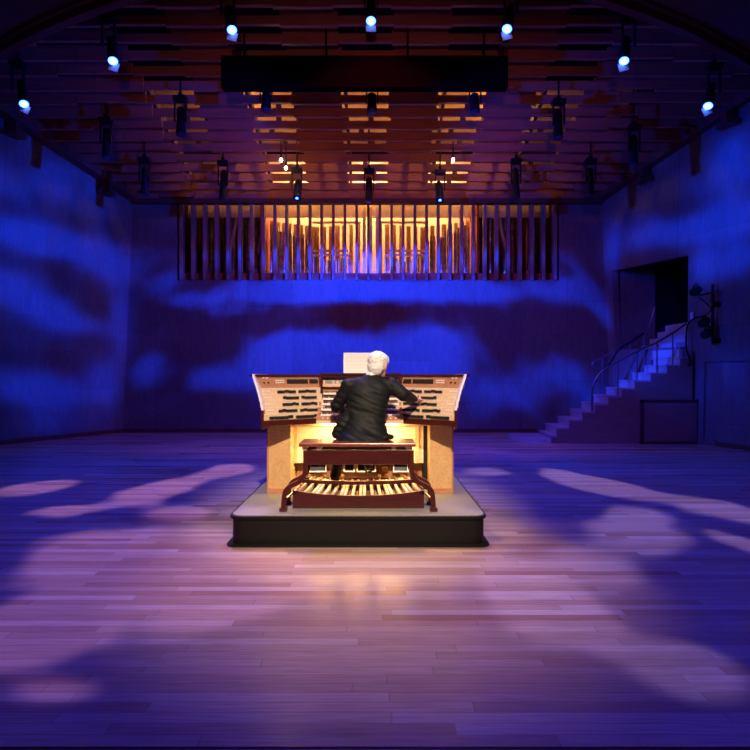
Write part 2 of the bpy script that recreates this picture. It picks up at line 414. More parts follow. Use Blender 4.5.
for i in range(len(xs)-1):
    a, b = xs[i], xs[i+1]
    hexa(bm, [(a, 5.5, zc(8)-.2), (b, 5.5, zc(8)-.2), (b, arcY(b)-.1, zc(arcY(b))-.14), (a, arcY(a)-.1, zc(arcY(a))-.14),
              (a, 5.5, zc(8)-.1), (b, 5.5, zc(8)-.1), (b, arcY(b)-.1, zc(arcY(b))-.04), (a, arcY(a)-.1, zc(arcY(a))-.04)])
struct('ceiling', bm, M['ceil_dark'])

# black acoustic box hung under the ceiling
b_ = thing('rigging_box', (-.18, 11, 6.75), 'long flat black box hung crosswise under the ceiling boards', 'rigging box')
obj('casing', B(-2.8, 2.42, 10.9, 11.1, 6.76, 7.34), mat('black_felt', (.003, .003, .003), 1, spec=.02), b_, bevel=.01)
for X in (-2.4, -.9, .6, 2.0): obj('hanger', tube(bmesh.new(), [(X, 11, 7.3), (X, 11, 7.95)], .02, 8), M['black'], b_)

# ------------------------------------------------------------------ organ chamber
CY = 18.7
for q in ((OX0-.3, OX1+.3, CY, CY+.1, 3.9, 7.4), (OX0-.3, OX0-.2, YB+.15, CY, 3.9, 7.4), (OX1+.2, OX1+.3, YB+.15, CY, 3.9, 7.4), (OX0-.3, OX1+.3, YB+.15, CY, 7.3, 7.4), (OX0-.3, OX1+.3, YB+.15, CY, 3.9, 3.99)):
    struct('wall_chamber', B(*q), M['trim'] if q[1]-q[0] < 1 else M['chamber'])  # side walls coloured dark to put the chamber ends in shade
for (a, b) in ((OX0-.19, -3.19), (2.89, OX1+.19)): struct('wall_chamber', B(a, b, CY-.04, CY-.002, 4.0, 7.29), M['trim'])  # dark boards added over the back wall, shade of the dim ends as colour
scr = thing('organ_screen', (-.18, YB, OZ0), 'long screen of upright cherry fins across the organ opening in the back wall', 'screen')
obj('bottom_board', B(OX0, OX1, 16.2, 16.26, 4.07, 4.28), M['redboard'], scr)
NF = 33
for i in range(NF):
    X = lerp(-5.18, 4.82, i/(NF-1)); 
    # each blade is turned slightly toward the middle of the stage
    hw = .032 + .010*abs(i-16)/16
    bm = bmesh.new(); a = -.30*(i-16)/16
    mt = Matrix.Translation((X, YB+.13, 0)) @ Matrix.Rotation(a*.35, 4, 'Z')
    obox(bm, mt, -hw, hw, -.17, .15, OZ0+.002, OZ1-.002)
    obj('fin', bm, M['fin'], scr, bevel=.004)
frm = thing('pipe_rack', (-.2, 17, 4.2), 'pale wooden pipe rack with windchest behind the screen fins', 'rack')
obj('top_board', B(OX0, OX1, 16.95, 17.0, 5.98, 6.4), M['chamber'], frm)
obj('windchest', B(-5.2, 4.85, 16.6, 18.0, 4.0, 4.3), M['chamber'], frm)
for (a, b) in ((-3.0, -.45), (.1, 2.7)):
    obj('rack_board', B(a, b, 16.95, 17.0, 4.33, 4.37), M['cream'], frm)
for X in (-.30, -.12, .06): obj('post', B(X-.045, X+.045, 16.75, 16.85, 4.3, 6.2), M['cream'], frm)
for X in (-3.15, 2.85): obj('light_baffle', B(X-.03, X+.03, 16.6, 18.65, 4.3, 7.28), M['redboard'], frm)  # dark dividers added to keep lamp light off the chamber ends
for (x0, x1, z) in ((-1.75, -.4, 5.82), (.0, 1.5, 5.82), (-1.75, -.75, 5.02), (.3, 1.5, 5.02), (-1.75, -.75, 4.9), (.3, 1.5, 4.9)):
    obj('crossbar', B(x0, x1, 16.85, 16.9, z-.03, z+.03), M['cream'], frm)
for X in (-4.4, -3.6, 3.2, 4.0):
    bm = bmesh.new(); ribbon(bm, [(X, 17.5, 4.3), (X+.5*(1 if X < 0 else -1), 17.0, 6.0)], (0, .06, 0), None, .08); obj('brace', bm, M['cream'], frm)
def pipe(X, Y, z0, h, r, wood_=False, label='', group=''):
    bm = bmesh.new()
    if wood_:
        bx(bm, X-r, X+r, Y-r, Y+r, z0+.12, z0+h); bx(bm, X-r*1.15, X+r*1.15, Y-r*1.2, Y+r, z0+.12, z0+.2); tube(bm, [(X, Y, z0), (X, Y, z0+.13)], r*.4, 8)
        o = obj('organ_pipe', bm, M['pwood'])
    else:
        foot = min(.22, h*.25)
        tube(bm, [(X, Y, z0), (X, Y, z0+foot), (X, Y, z0+foot+.005), (X, Y, z0+h)], [r*.3, r, r*.97, r], 12)
        bx(bm, X-r*.5, X+r*.5, Y-r*1.06, Y-r*.8, z0+foot, z0+foot+r*.5)
        o = obj('organ_pipe', bm, M['tin'], smooth=True)
    tag(o, label, 'organ pipe', group)
pr = random.Random(11)
# clusters: (x0, x1, n, height fn, radius, wooden, row Y, label)
clusters = [
 (-2.95, -1.85, 13, lambda t: 1.5-.45*t+.1*math.sin(t*17), .035, False, 17.05, 'tall slim tin organ pipe in the front row left of the centre posts'),
 (-1.75, -.75, 15, lambda t: .45+.2*abs(t-.5)*2, .024, False, 17.05, 'short tin organ pipe under the crossbar left of the centre posts'),
 (.3, 1.4, 15, lambda t: .45+.2*abs(t-.5)*2, .024, False, 17.05, 'short tin organ pipe under the crossbar right of the centre posts'),
 (1.5, 2.65, 13, lambda t: 1.05+.45*t+.1*math.sin(t*17), .035, False, 17.05, 'tall slim tin organ pipe in the front row right of the centre posts'),
 (-3.0, -1.8, 8, lambda t: 1.7-.15*t, .055, True, 17.5, 'square wooden organ pipe behind the slim pipes on the left'),
 (-1.7, -.5, 7, lambda t: 1.55+.1*t, .06, True, 17.6, 'square wooden organ pipe behind the left crossbars'),
 (.15, 1.4, 7, lambda t: 1.65-.1*t, .06, True, 17.6, 'square wooden organ pipe behind the right crossbars'),
 (1.5, 2.7, 8, lambda t: 1.55+.15*t, .055, True, 17.5, 'square wooden organ pipe behind the slim pipes on the right'),
 (-4.95, -3.2, 9, lambda t: 1.8-.1*t, .075, False, 17.3, 'thick tin bass pipe at the dim left end of the chamber'),
 (2.9, 4.6, 9, lambda t: 1.7+.1*t, .075, False, 17.3, 'thick tin bass pipe at the dim right end of the chamber'),
]
for (x0, x1, n, hf, r, wd, Yr, lb) in clusters:
    for i in range(n):
        t_ = i/(n-1)
        pipe(lerp(x0, x1, t_), Yr+.0, 4.3, hf(t_), r*(1+.15*math.sin(i*2.3)), wd, lb, lb.replace('organ pipe', 'organ pipes').replace('bass pipe', 'bass pipes'))

# ------------------------------------------------------------------ stairs
RX = [3.94, 4.07, 4.35, 4.65, 4.93, 5.23, 5.53, 5.82, 6.18, 6.54, 6.84, 7.00]
SY0 = 13.45
st_ = thing('staircase', (5.5, 14.0, 0), 'pale stepped staircase climbing along the back corner to the dark doorway', 'staircase')
for i in range(12):
    z1 = .1765*(i+1); bm = bmesh.new()
    sk = [.1, .12, .14, .15, .16, .16, .16, .15, .15, .05, -.10, -.2][i]
    yb = 14.75
    a = RX[i]; last = i == 11
    b = RX[i+1] if not last else 7.35
    skb = [.12, .14, .15, .16, .16, .16, .15, .15, .05, -.10, -.2, -.2][i]
    if last:
        hexa(bm, [(6.93, DY0+.04, 1.9), (8.0, DY0+.04, 1.9), (8.0, DY1-.02, 1.9), (6.5, DY1-.02, 1.9), (6.93, DY0+.04, z1), (8.0, DY0+.04, z1), (8.0, DY1-.02, z1), (6.5, DY1-.02, z1)])
    else:
        zz = z1-.05
        y0 = SY0+.02
        hexa(bm, [(a,y0,z1-.178),(b+.02,y0,z1-.178),(b+skb+.02,yb,z1-.178),(a+sk,yb,z1-.178),(a,y0,z1-.03),(b+.02,y0,z1-.03),(b+skb+.02,yb,z1-.03),(a+sk,yb,z1-.03)])
        hexa(bm, [(a-.02,y0-.01,z1-.03),(b,y0-.01,z1-.03),(b+skb,yb,z1-.03),(a+sk-.02,yb,z1-.03),(a-.02,y0-.01,z1),(b,y0-.01,z1),(b+skb,yb,z1),(a+sk-.02,yb,z1)])
    obj('step', bm, M['step'], st_)
for (X, z) in ((6.98, 2.118), (7.2, 2.29), (7.4, 2.465), (7.6, 2.64)):
    obj('step', B(X, 8.34, DY0+.3 if X < 7.3 else DY0+.04, DY1-.02, z, z+.175), M['step'], st_)
# wide bottom step
poly = [(3.55, 13.6, 0), (3.94, SY0-.02, 0), (4.4, SY0-.02, 0), (4.4, 14.9, 0), (3.3, 14.9, 0), (3.3, 14.3, 0)]
obj('step', prism(bmesh.new(), poly, (0, 0, .09)), M['step'], st_)
# stringer panel facing the hall, stepped outline
pts = [(3.96, SY0, 0)]
for i in range(12):
    pts.append((RX[i]+.005, SY0, .1765*(i+1)-.035))
    nx = RX[i+1] if i < 11 else 7.05
    pts.append((nx, SY0, .1765*(i+1)-.035))
pts = [Vector(p) for p in pts]
bm = bmesh.new()
for i in range(12):
    a = RX[i]; b = RX[i+1] if i < 11 else 7.1
    bx(bm, a, b, SY0-.03, SY0, 0, .1765*(i+1)-.035)
bmesh.ops.remove_doubles(bm, verts=bm.verts, dist=1e-4)
obj('stringer', bm, M['stringer'], st_)
bm = bmesh.new()
for i in range(2, 12):
    a = RX[i]+.15; b = (RX[i+1] if i < 11 else 7.1)+.15
    bx(bm, a-.02, b-.02, 14.76, 14.79, 0, .1765*(i+1)-.06)
obj('stringer', bm, M['stringer'], st_)
# cupboard panel in front of the stair
cb = thing('panel_box', (6.3, SY0-.06, 0), 'low dark wood panel box set against the stair side under the doorway', 'panel box')
x0, x1, zt = 5.92, 7.22, .98
obj('front_panel', B(x0+.05, x1-.05, SY0-.07, SY0-.04, .05, zt-.05), M['stringer'], cb)
bm = bmesh.new(); bx(bm, x0, x0+.05, SY0-.09, SY0-.035, 0, zt); bx(bm, x1-.05, x1, SY0-.09, SY0-.035, 0, zt); bx(bm, x0, x1, SY0-.09, SY0-.035, zt-.05, zt); bx(bm, x0, x1, SY0-.09, SY0-.035, 0, .05)
obj('frame', bm, M['trim'], cb)
# handrails
def smooth_pts(P, n=6):
    P = [Vector(p) for p in P]; out = []
    for i in range(len(P)-1):
        p0, p1, p2, p3 = P[max(i-1,0)], P[i], P[i+1], P[min(i+2, len(P)-1)]
        for k in range(n):
            t = k/n; out.append(.5*((2*p1)+(-p0+p2)*t+(2*p0-5*p1+4*p2-p3)*t*t+(-p0+3*p1-3*p2+p3)*t**3))
    out.append(P[-1]); return out
def zq(zx, zy, Y): return at(530+zx/3.41, 240+zy/3.41, Y)
YF, YR_ = 13.5, 14.7
railB = [zq(212, 612, YF), zq(212, 520, YF), zq(222, 480, YF), zq(250, 445, YF), zq(300, 415, YF), zq(385, 370, YF), zq(430, 350, YF), zq(490, 315, YF), zq(533, 285, YF)]
obj('handrail', tube(bmesh.new(), smooth_pts(railB), .022, 10), M['steel'], st_, smooth=True)
railA = [zq(85, 655, YR_), zq(88, 590, YR_), zq(140, 595, YR_)]
railA2 = [zq(247, 440, YR_), zq(215, 432, YR_), zq(218, 415, YR_), zq(250, 400, YR_), zq(300, 370, YR_), zq(385, 318, YR_), zq(412, 280, YR_), zq(425, 230, YR_)]
obj('handrail', tube(bmesh.new(), smooth_pts(railA2), .02, 10), M['steel'], st_, smooth=True)
bm = tube(bmesh.new(), smooth_pts([zq(252, 440, YR_-.3), zq(275, 415, YR_-.3), zq(300, 375, YR_-.3), zq(340, 350, YR_-.3), zq(388, 318, YR_-.3)]), .03, 10)
obj('handrail', bm, M['black'], st_, smooth=True)
for (zx, z0, z1, Y) in ((300, 565, 415, YF), (433, 487, 348, YF), (487, 458, 318, YF), (285, 560, 380, YR_-.3), (247, 530, 402, YR_), (340, 480, 350, YR_-.3), (388, 450, 318, YR_-.3), (365, 500, 382, YF)):
    obj('baluster', tube(bmesh.new(), [zq(zx, z0, Y), zq(zx, z1, Y)], .016, 8), M['steel'], st_, smooth=True)
obj('baluster', tube(bmesh.new(), railA, .016, 8), M['steel'], st_, smooth=True)
# wall stage lights on pipe, right of the doorway
Yw = 12.9; Xw = xr(Yw, 2.3)
px_ = Xw-.13
w1 = thing('light_bracket', (px_, Yw, 2.2), 'black pipe bracket with two clamped spotlights on the wall right of the doorway', 'light bracket')
obj('pipe', tube(bmesh.new(), [(px_, Yw, 2.18), (px_, Yw, 3.48)], .03, 10), M['black'], w1, smooth=True)
obj('wall_mount', B(px_, Xw+.02, Yw-.05, Yw+.05, 2.22, 2.32), M['black'], w1); obj('wall_mount', B(px_, Xw, Yw-.05, Yw+.05, 3.0, 3.1), M['black'], w1)
obj('arm', tube(bmesh.new(), [(px_-.38, Yw-.04, 3.22), (px_+.10, Yw-.05, 3.33)], .022, 8), M['steel'], w1, smooth=True)
for (X, Z, dx) in ((px_-.36, 3.33, 0), (px_-.18, 2.66, .1), (px_-.12, 2.42, 0)):
    bm = bmesh.new(); tube(bm, [(X-.12, Yw-.12, Z-.04), (X-.02, Yw-.02, Z), (X+.06, Yw+.04, Z+.04), (X+.14, Yw+.1, Z+.06)], [.09, .1, .085, .05], 12)
    h = obj('lamp_head', bm, M['black'], w1, smooth=True)
    obj('yoke', tube(bmesh.new(), smooth_pts([(X-.1, Yw+.02, Z), (X, Yw, Z+.16), (X+.1, Yw, Z+.02)]), .012, 6), M['black'], h)
obj('cable', tube(bmesh.new(), smooth_pts([(px_-.3, Yw, 3.2), (px_-.06, Yw-.05, 2.95), (px_-.2, Yw-.03, 2.75), (px_-.02, Yw, 2.5)]), .012, 6), M['blackm'], w1)
# cable hanging beside doorway
tag(obj('cable', tube(bmesh.new(), smooth_pts([(px_-.08, Yw+.0, 2.75), zq(575, 262, 13.3), zq(540, 285, 13.44), zq(533, 330, 13.44), zq(534, 375, 13.44), zq(545, 410, 13.4), zq(540, 430, 13.42)]), .018, 8), M['blackm'], smooth=True),
    'thick black cable drooping down the right edge of the doorway', 'cable')
sw = bmesh.new(); Yp = 13.52; X = xr(Yp, 2.85); bx(sw, X-.03, X-.008, Yp-.06, Yp+.06, 2.78, 2.95)
so = obj('switch_plate', sw, M['plate']); tag(so, 'small pale switch plate on the wall just right of the doorway', 'switch plate')

# ------------------------------------------------------------------ platform
PX0, PX1 = -1.315, 1.01; PYF, PYB, PZ = 5.36, 7.66, .27
def rrect(x0, x1, y0, y1, r, z, n=6, rb=None):
    out = []
    for (cx, cy, a0) in ((x0+r, y0+r, 180), (x1-r, y0+r, 270), (x1-r, y1-r, 0), (x0+r, y1-r, 90)):
        for k in range(n+1):
            a = math.radians(a0+90*k/n); out.append((cx+r*math.cos(a), cy+r*math.sin(a), z))
    return out
pf = thing('riser_platform', (-.15, 6.5, 0), 'low rounded black platform with grey carpet top under the organ console', 'platform')
obj('base', prism(bmesh.new(), rrect(PX0+.02, PX1-.02, PYF+.02, PYB-.02, .1, .015), (0, 0, .225)), M['platside'], pf, smooth=True)
obj('skid', prism(bmesh.new(), rrect(PX0-.02, PX1+.02, PYF-.04, PYB, .1, 0), (0, 0, .014)), M['blackm'], pf)
obj('edge_trim', prism(bmesh.new(), rrect(PX0, PX1, PYF, PYB, .11, .24), (0, 0, .025)), M['platside'], pf, smooth=True)
obj('carpet', prism(bmesh.new(), rrect(PX0+.02, PX1-.02, PYF+.02, PYB-.02, .1, .265), (0, 0, .007)), M['carpet'], pf)
PZ = .272

# ------------------------------------------------------------------ organ console
CX = -.157
con = thing('organ_console', (CX, 6.6, PZ), 'large maple organ console with five manuals and angled stop jambs', 'organ console')
for s in (-1, 1):
    xo, xi = CX+s*.97, CX+s*.735
    a, b = sorted((xo, xi))
    obj('pillar', B(a, b, 6.35, 7.0, PZ, 1.05), M['birds'], con, bevel=.005)
    a, b = sorted((xo, xo+s*.012)); obj('side_panel', B(a-.001, b+.001, 6.33, 7.3, PZ, 1.05), M['mahog_b'], con)
obj('back_panel', B(CX-.97, CX+.97, 7.0, 7.3, PZ, 1.5), M['mahog_b'], con)
obj('plinth', B(CX-.97, CX-.735, 6.335, 6.349, PZ, PZ+.06), M['mahog_b'], con); obj('plinth', B(CX+.735, CX+.97, 6.335, 6.349, PZ, PZ+.06), M['mahog_b'], con)
# knee panel
kp = obj('knee_panel', B(CX-.733, CX+.69, 6.62, 6.65, .56, 1.03), M['cream'], con)
for (a, b, z0, z1) in ((CX-.733, CX+.69, .985, 1.03), (CX-.733, CX-.70, .56, .985), (CX+.60, CX+.64, .56, .985)):
    obj('panel_frame', B(a, b, 6.60, 6.619, z0, z1), M['birds'], kp)
obj('knee_rail', B(CX-.733, CX+.733, 6.44, 6.5, .985, 1.03), M['birds'], con)
obj('recess', B(CX+.69, CX+.733, 6.60, 6.66, PZ, 1.0), M['blackm'], con)
obj('toe_board', B(CX-.733, CX+.69, 6.80, 6.83, PZ, .56), M['mahog_b'], con)
for (xa, w_) in ((308, .21), (344, .12), (357, .21), (393, .17)):
    X = (xa-375)*6.72/F
    sp_ = obj('swell_pedal', obox(bmesh.new(), Matrix.Translation((X, 6.72, .5)) @ Matrix.Rotation(-.5, 4, 'X'), 0, w_, -.01, .015, -.06, .08), M['ebony'], con)
    bm = bmesh.new(); mm = Matrix.Translation((X, 6.705, .5)) @ Matrix.Rotation(-.5, 4, 'X')
    obox(bm, mm, 0, .012, -.012, -.0, -.06, .08); obox(bm, mm, w_-.012, w_, -.012, -.0, -.06, .08); obox(bm, mm, 0, w_, -.012, 0, -.06, -.05)
    obj('swell_pedal_edge', bm, M['ivory'], sp_)
for i, X in enumerate((-.78, -.73, -.56, -.50, -.36, .05, .13, .30, .40, .48)):
    obj('toe_stud', tube(bmesh.new(), [(X, 6.80, .42), (X, 6.74, .40)], [.014, .022], 10), M['brass'] if i != 6 else M['brass'], con, smooth=True)
obj('toe_stud', tube(bmesh.new(), [(.11, 6.8, .50), (.11, 6.70, .49), (.11, 6.67, .488)], [.02, .045, .03], 14), M['brass'], con, smooth=True)
obj('keybed', B(CX-.45, CX+.45, 6.19, 6.9, 1.03, 1.06), M['cream'], con)
kl = obj('lamp_strip', B(CX-.40, CX+.40, 6.30, 6.34, 1.005, 1.028), M['strip'], con)
obj('keyslip', B(CX-.45, CX+.45, 6.20, 6.225, 1.06, 1.105), M['mahog_b'], con)
for i in range(16): obj('piston', tube(bmesh.new(), [(CX-.38+i*.05, 6.20, 1.083), (CX-.38+i*.05, 6.19, 1.083)], .008, 8), M['piston'], con)
# five manuals
nn_ = ns_ = 0
restN, restS = bmesh.new(), bmesh.new()
for mI in range(5):
    y0 = 6.23+.085*mI; z0 = 1.10+.054*mI
    mk = obj('manual', B(CX-.43, CX+.43, y0+.04, y0+.2, z0-.03, z0), M['mahog_b'], con)
    kw = .0228; n = 36
    for i in range(n):
        x = CX-n*kw/2+i*kw
        if nn_ < 100:
            obj('natural_key', B(x+.0008, x+kw-.0008, y0, y0+.145, z0, z0+.02), M['ivory'], mk); nn_ += 1
        else: bx(restN, x+.0008, x+kw-.0008, y0, y0+.145, z0, z0+.02)
        if i % 7 not in (2, 6) and i < n-1:
            xx = x+kw
            if ns_ < 100:
                obj('sharp_key', B(xx-.006, xx+.006, y0+.05, y0+.145, z0+.02, z0+.032), M['ebony'], mk); ns_ += 1
            else: bx(restS, xx-.006, xx+.006, y0+.05, y0+.145, z0+.02, z0+.032)
    for s in (-1, 1):
        a, b = sorted((CX+s*.415, CX+s*.445)); obj('key_cheek', B(a, b, y0-.005, y0+.16, z0-.04, z0+.036), M['mahog_b'], con)
o = obj('natural_key', restN, M['ivory'], con); o['kind'] = 'stuff'
o = obj('sharp_key', restS, M['ebony'], con); o['kind'] = 'stuff'
obj('coupler_rail', B(CX-.445, CX+.445, 6.74, 6.78, 1.30, 1.40), M['mahog_b'], con)
fas = obj('fascia', obox(bmesh.new(), Matrix.Translation((CX, 6.68, 1.40)) @ Matrix.Rotation(-.25, 4, 'X'), -.445, .445, 0, .03, 0, .125), M['mahog_b'], con)
def dark_on_fascia(cx, w_, h=.055, zc_=.065):
    m_ = Matrix.Translation((CX, 6.68, 1.40)) @ Matrix.Rotation(-.25, 4, 'X')
    obj('display', obox(bmesh.new(), m_, cx-w_/2, cx+w_/2, -.006, 0, zc_-h/2, zc_+h/2), M['tab'], fas)
for cx, w_ in ((-.36, .08), (-.285, .022), (-.22, .05), (-.15, .05), (.30, .03)): dark_on_fascia(cx, w_)
obj('top_board', B(CX-.80, CX+.80, 6.62, 7.3, 1.515, 1.535), M['mahog'], con)
obj('desk_rail', B(CX-.445, CX+.445, 6.60, 6.63, 1.535, 1.55), M['mahog'], con)
# stop jambs
nt_ = 0
for s in (-1, 1):
    I = Vector((CX+s*.448, 6.50, 0)); O = Vector((CX+s*1.045, 6.07, 0))
    u = (O-I); L = u.length; u.normalize()
    n = Vector((-s*abs(u.y), -abs(u.x), 0)).normalized()   # toward the player
    mt = Matrix(((u.x, n.x, 0, I.x), (u.y, n.y, 0, I.y), (0, 0, 1, 0), (0, 0, 0, 1)))
    a_, b_ = mt @ Vector((-.005, .17, 0)), mt @ Vector((L, .17, 0)); bxo = b_.x
    jb = obj('stop_jamb', prism(bmesh.new(), [(a_.x, a_.y, 1.02), (b_.x, b_.y, 1.02), (b_.x-s*.01, 6.6, 1.02), (a_.x, 6.6, 1.02)], (0, 0, .055)), M['mahog'], con, bevel=.004)
    TH = .064; TD = .03
    for j in range(5):
        z0 = 1.075+TH*j; fr = .15-TD*j
        a_, b_, c_ = mt @ Vector((0, fr, 0)), mt @ Vector((L, fr, 0)), mt @ Vector((0, -.05, 0))
        obj('stop_terrace', prism(bmesh.new(), [(a_.x, a_.y, z0), (b_.x, b_.y, z0), (b_.x-s*.01, b_.y+.28, z0), (c_.x, c_.y, z0)], (0, 0, TH)), M['cream'], jb, bevel=.004)
        pat = [(2, 8), (2.5, 7), (2, 7.5), (1.5, 7.5), (1, 9)][4-j] if False else None
        # ten tabs: two groups
        xs0 = [.10, .09, .08, .07, .06][j]; ln = [.57, .46, .41, .40, .46][j]
        for q in range(10):
            w_ = (ln-.03)/10
            x = xs0+q*w_+(.03 if q > 4 else 0)
            zz = z0+.012+(.006 if (q*3+j) % 5 == 0 else 0)
            m2 = mt @ Matrix.Translation((0, fr, 0))
            b2 = bmesh.new(); obox(b2, m2, x, x+w_*.9, .0, .012, zz, zz+.027)
            obj('stop_tab', b2, M['tab'], jb)
        for q in range(3):
            if j in (0,): continue
            x = L-.13+q*.03 
            b2 = bmesh.new(); obox(b2, mt @ Matrix.Translation((0, fr, 0)), x, x+.016, 0, .008, z0+.028, z0+.042); obj('piston', b2, M['piston'], jb)
    zf = 1.075+TH*5
    lean = Matrix.Rotation(.22, 4, 'X')
    mf = mt @ Matrix.Translation((0, -.0, zf)) @ lean
    jf = obj('fascia', obox(bmesh.new(), mf, -.005, L, -.03, 0.0, 0, .128), M['mahog_b'], con)
    for q in range(12):
        x = .135+q*.021; obj('indicator_button', obox(bmesh.new(), mf, x, x+.018, 0, .01, .045, .09), M['tab'], jf)
    for q in range(5):
        x = .012+q*.021; obj('indicator_button', obox(bmesh.new(), mf, x, x+.018, 0, .01, .045, .09), M['tab'], jf)
    for q in range(4):
        for zz in (.05, .072): obj('piston', obox(bmesh.new(), mf, .42+q*.026, .438+q*.026, 0, .01, zz, zz+.012), M['piston'], jf)
    for q in range(2): obj('piston', obox(bmesh.new(), mf, .60+q*.04, .62+q*.04, 0, .01, .10, .112), M['piston'], jf)
    for q in range(2): obj('switch', tube(bmesh.new(), [mf @ Vector((.60+q*.05, 0, .06)), mf @ Vector((.60+q*.05, .02, .055))], .007, 8), M['tab'], jf)
    obj('jamb_top', obox(bmesh.new(), mt, -.01, L+.02, -.12, -.005, 1.515, 1.537), M['mahog'], con, bevel=.003)
    obj('jamb_cheek', obox(bmesh.new(), mt, -.03, -.004, -.25, .03, 1.075, 1.52), M['mahog'], con, bevel=.003)
    obj('jamb_body', prism(bmesh.new(), [(I.x, I.y+.06, 1.03), (bxo-s*.01, O.y+.3, 1.03), (bxo-s*.02, 7.2, 1.03), (I.x, 7.2, 1.03)], (0, 0, .47)), M['mahog_b'], con)
    # outer cheek: pale curved front edge, dark lower block
    prof = [(.175, 1.18), (.15, 1.26), (.10, 1.38), (.03, 1.50), (.015, 1.54), (-.35, 1.54), (-.35, 1.18)]
    bm = bmesh.new()
    prof = prof[:5]
    base = [mt @ Vector((L+.03*((z-1.18)/.36), d, z)) for (d, z) in prof]
    back = Vector((-s*.015, .30, 0)); uu = u*.024
    A = [bm.verts.new(p) for p in base]; A2 = [bm.verts.new(p+uu) for p in base]
    Bk = [bm.verts.new(Vector((p.x-s*.03, 6.62, p.z))) for p in base]; B2 = [bm.verts.new(Vector((p.x+uu.x-s*.03, 6.62, p.z))) for p in base]
    for q in range(4):
        bm.faces.new((A[q], A[q+1], A2[q+1], A2[q])); bm.faces.new((Bk[q], B2[q], B2[q+1], Bk[q+1]))
        bm.faces.new((A[q], Bk[q], Bk[q+1], A[q+1])); bm.faces.new((A2[q], A2[q+1], B2[q+1], B2[q]))
    for q in (0, 4): bm.faces.new((A[q], A2[q], B2[q], Bk[q]))
    obj('outer_cheek', bm, M['edge'], con)
    def plan(poly, z0, z1): return prism(bmesh.new(), [(p[0], p[1], z0) for p in poly], (0, 0, z1-z0))
    e0 = mt @ Vector((L-.005, .165, 0)); e1 = mt @ Vector((L+.026, .165, 0))
    obj('outer_cheek', plan([e0, e1, (e1.x-s*.02, 6.6), (e0.x-s*.02, 6.6)], .99, 1.18), M['mahog'], con, bevel=.003)
# glass desk and the sheet music
gd = obj('music_desk', obox(bmesh.new(), Matrix.Translation((0, 6.72, 1.54)) @ Matrix.Rotation(-.10, 4, 'X'), (324-375)*6.75/F, (399-375)*6.75/F, 0, .006, 0, .235), M['glass'], con)
gd['label'] = 'clear glass music desk'
sm = obj('sheet_music', obox(bmesh.new(), Matrix.Translation((0, 6.711, 1.552)) @ Matrix.Rotation(-.10, 4, 'X'), (343.5-375)*6.74/F, (374-375)*6.74/F, 0, .004, 0, .23), M['paper'])
tag(sm, 'open white page of printed music standing on the glass desk before the organist', 'sheet music')

# ------------------------------------------------------------------ pedalboard
pb = thing('pedalboard', (CX, 5.9, PZ), 'fan of pale and dark organ pedals in a mahogany frame under the bench', 'pedalboard')
NP = 32
pat = [0, 2, 4, 5, 7, 9, 11]
bm = bmesh.new()
# concave front rail
for i in range(24):
    a, b = lerp(-.62, .62, i/24), lerp(-.62, .62, (i+1)/24)
    za, zb = PZ+.118+.05*(a/.62)**2, PZ+.118+.05*(b/.62)**2
    hexa(bm, [(CX+a,5.66,PZ),(CX+b,5.66,PZ),(CX+b,5.69,PZ),(CX+a,5.69,PZ),(CX+a,5.66,za),(CX+b,5.66,zb),(CX+b,5.69,zb),(CX+a,5.69,za)])
bmesh.ops.remove_doubles(bm, verts=bm.verts, dist=1e-5)
obj('front_rail', bm, M['mahog'], pb)
obj('rear_rail', B(CX-.6, CX+.6, 6.36, 6.42, PZ, PZ+.17), M['mahog'], pb)
for s in (-1, 1):
    a, b = sorted((CX+s*.60, CX+s*.62)); obj('side_rail', B(a, b, 5.69, 6.36, PZ, PZ+.12), M['mahog'], pb)
obj('pedal_bed', B(CX-.6, CX+.6, 5.69, 6.36, PZ, PZ+.03), M['mahog'], pb)
tot = NP-1
wi = 0
for i in range(NP):
    sharp = (i % 12) not in pat
    t_ = i/tot*2-1
    xf = CX+t_*.585; xb = CX+t_*.50
    dz = .045*t_*t_
    if not sharp:
        w_ = .0145
        P = [(xf-w_,5.70,PZ+.075+dz),(xf+w_,5.70,PZ+.075+dz),(xb+w_,6.34,PZ+.10+dz),(xb-w_,6.34,PZ+.10+dz),(xf-w_,5.70,PZ+.115+dz),(xf+w_,5.70,PZ+.115+dz),(xb+w_,6.34,PZ+.14+dz),(xb-w_,6.34,PZ+.14+dz)]
        k = obj('pedal', hexa(bmesh.new(), P), M['pedn'], pb, bevel=.003)
        k['label'] = 'pale natural pedal'
    else:
        w_ = .011; m_ = lerp(xf, xb, .45)
        bm = bmesh.new()
        hexa(bm, [(xf-w_,5.70,PZ+.06+dz),(xf+w_,5.70,PZ+.06+dz),(xb+w_,6.34,PZ+.08+dz),(xb-w_,6.34,PZ+.08+dz),(xf-w_,5.70,PZ+.085+dz),(xf+w_,5.70,PZ+.085+dz),(xb+w_,6.34,PZ+.11+dz),(xb-w_,6.34,PZ+.11+dz)])
        hexa(bm, [(m_-w_,6.02,PZ+.09+dz),(m_+w_,6.02,PZ+.09+dz),(xb+w_,6.3,PZ+.10+dz),(xb-w_,6.3,PZ+.10+dz),(m_-w_,6.04,PZ+.15+dz),(m_+w_,6.04,PZ+.15+dz),(xb+w_,6.3,PZ+.165+dz),(xb-w_,6.3,PZ+.165+dz)])
        k = obj('pedal', bm, M['peds'], pb, bevel=.003); k['label'] = 'dark raised sharp pedal'

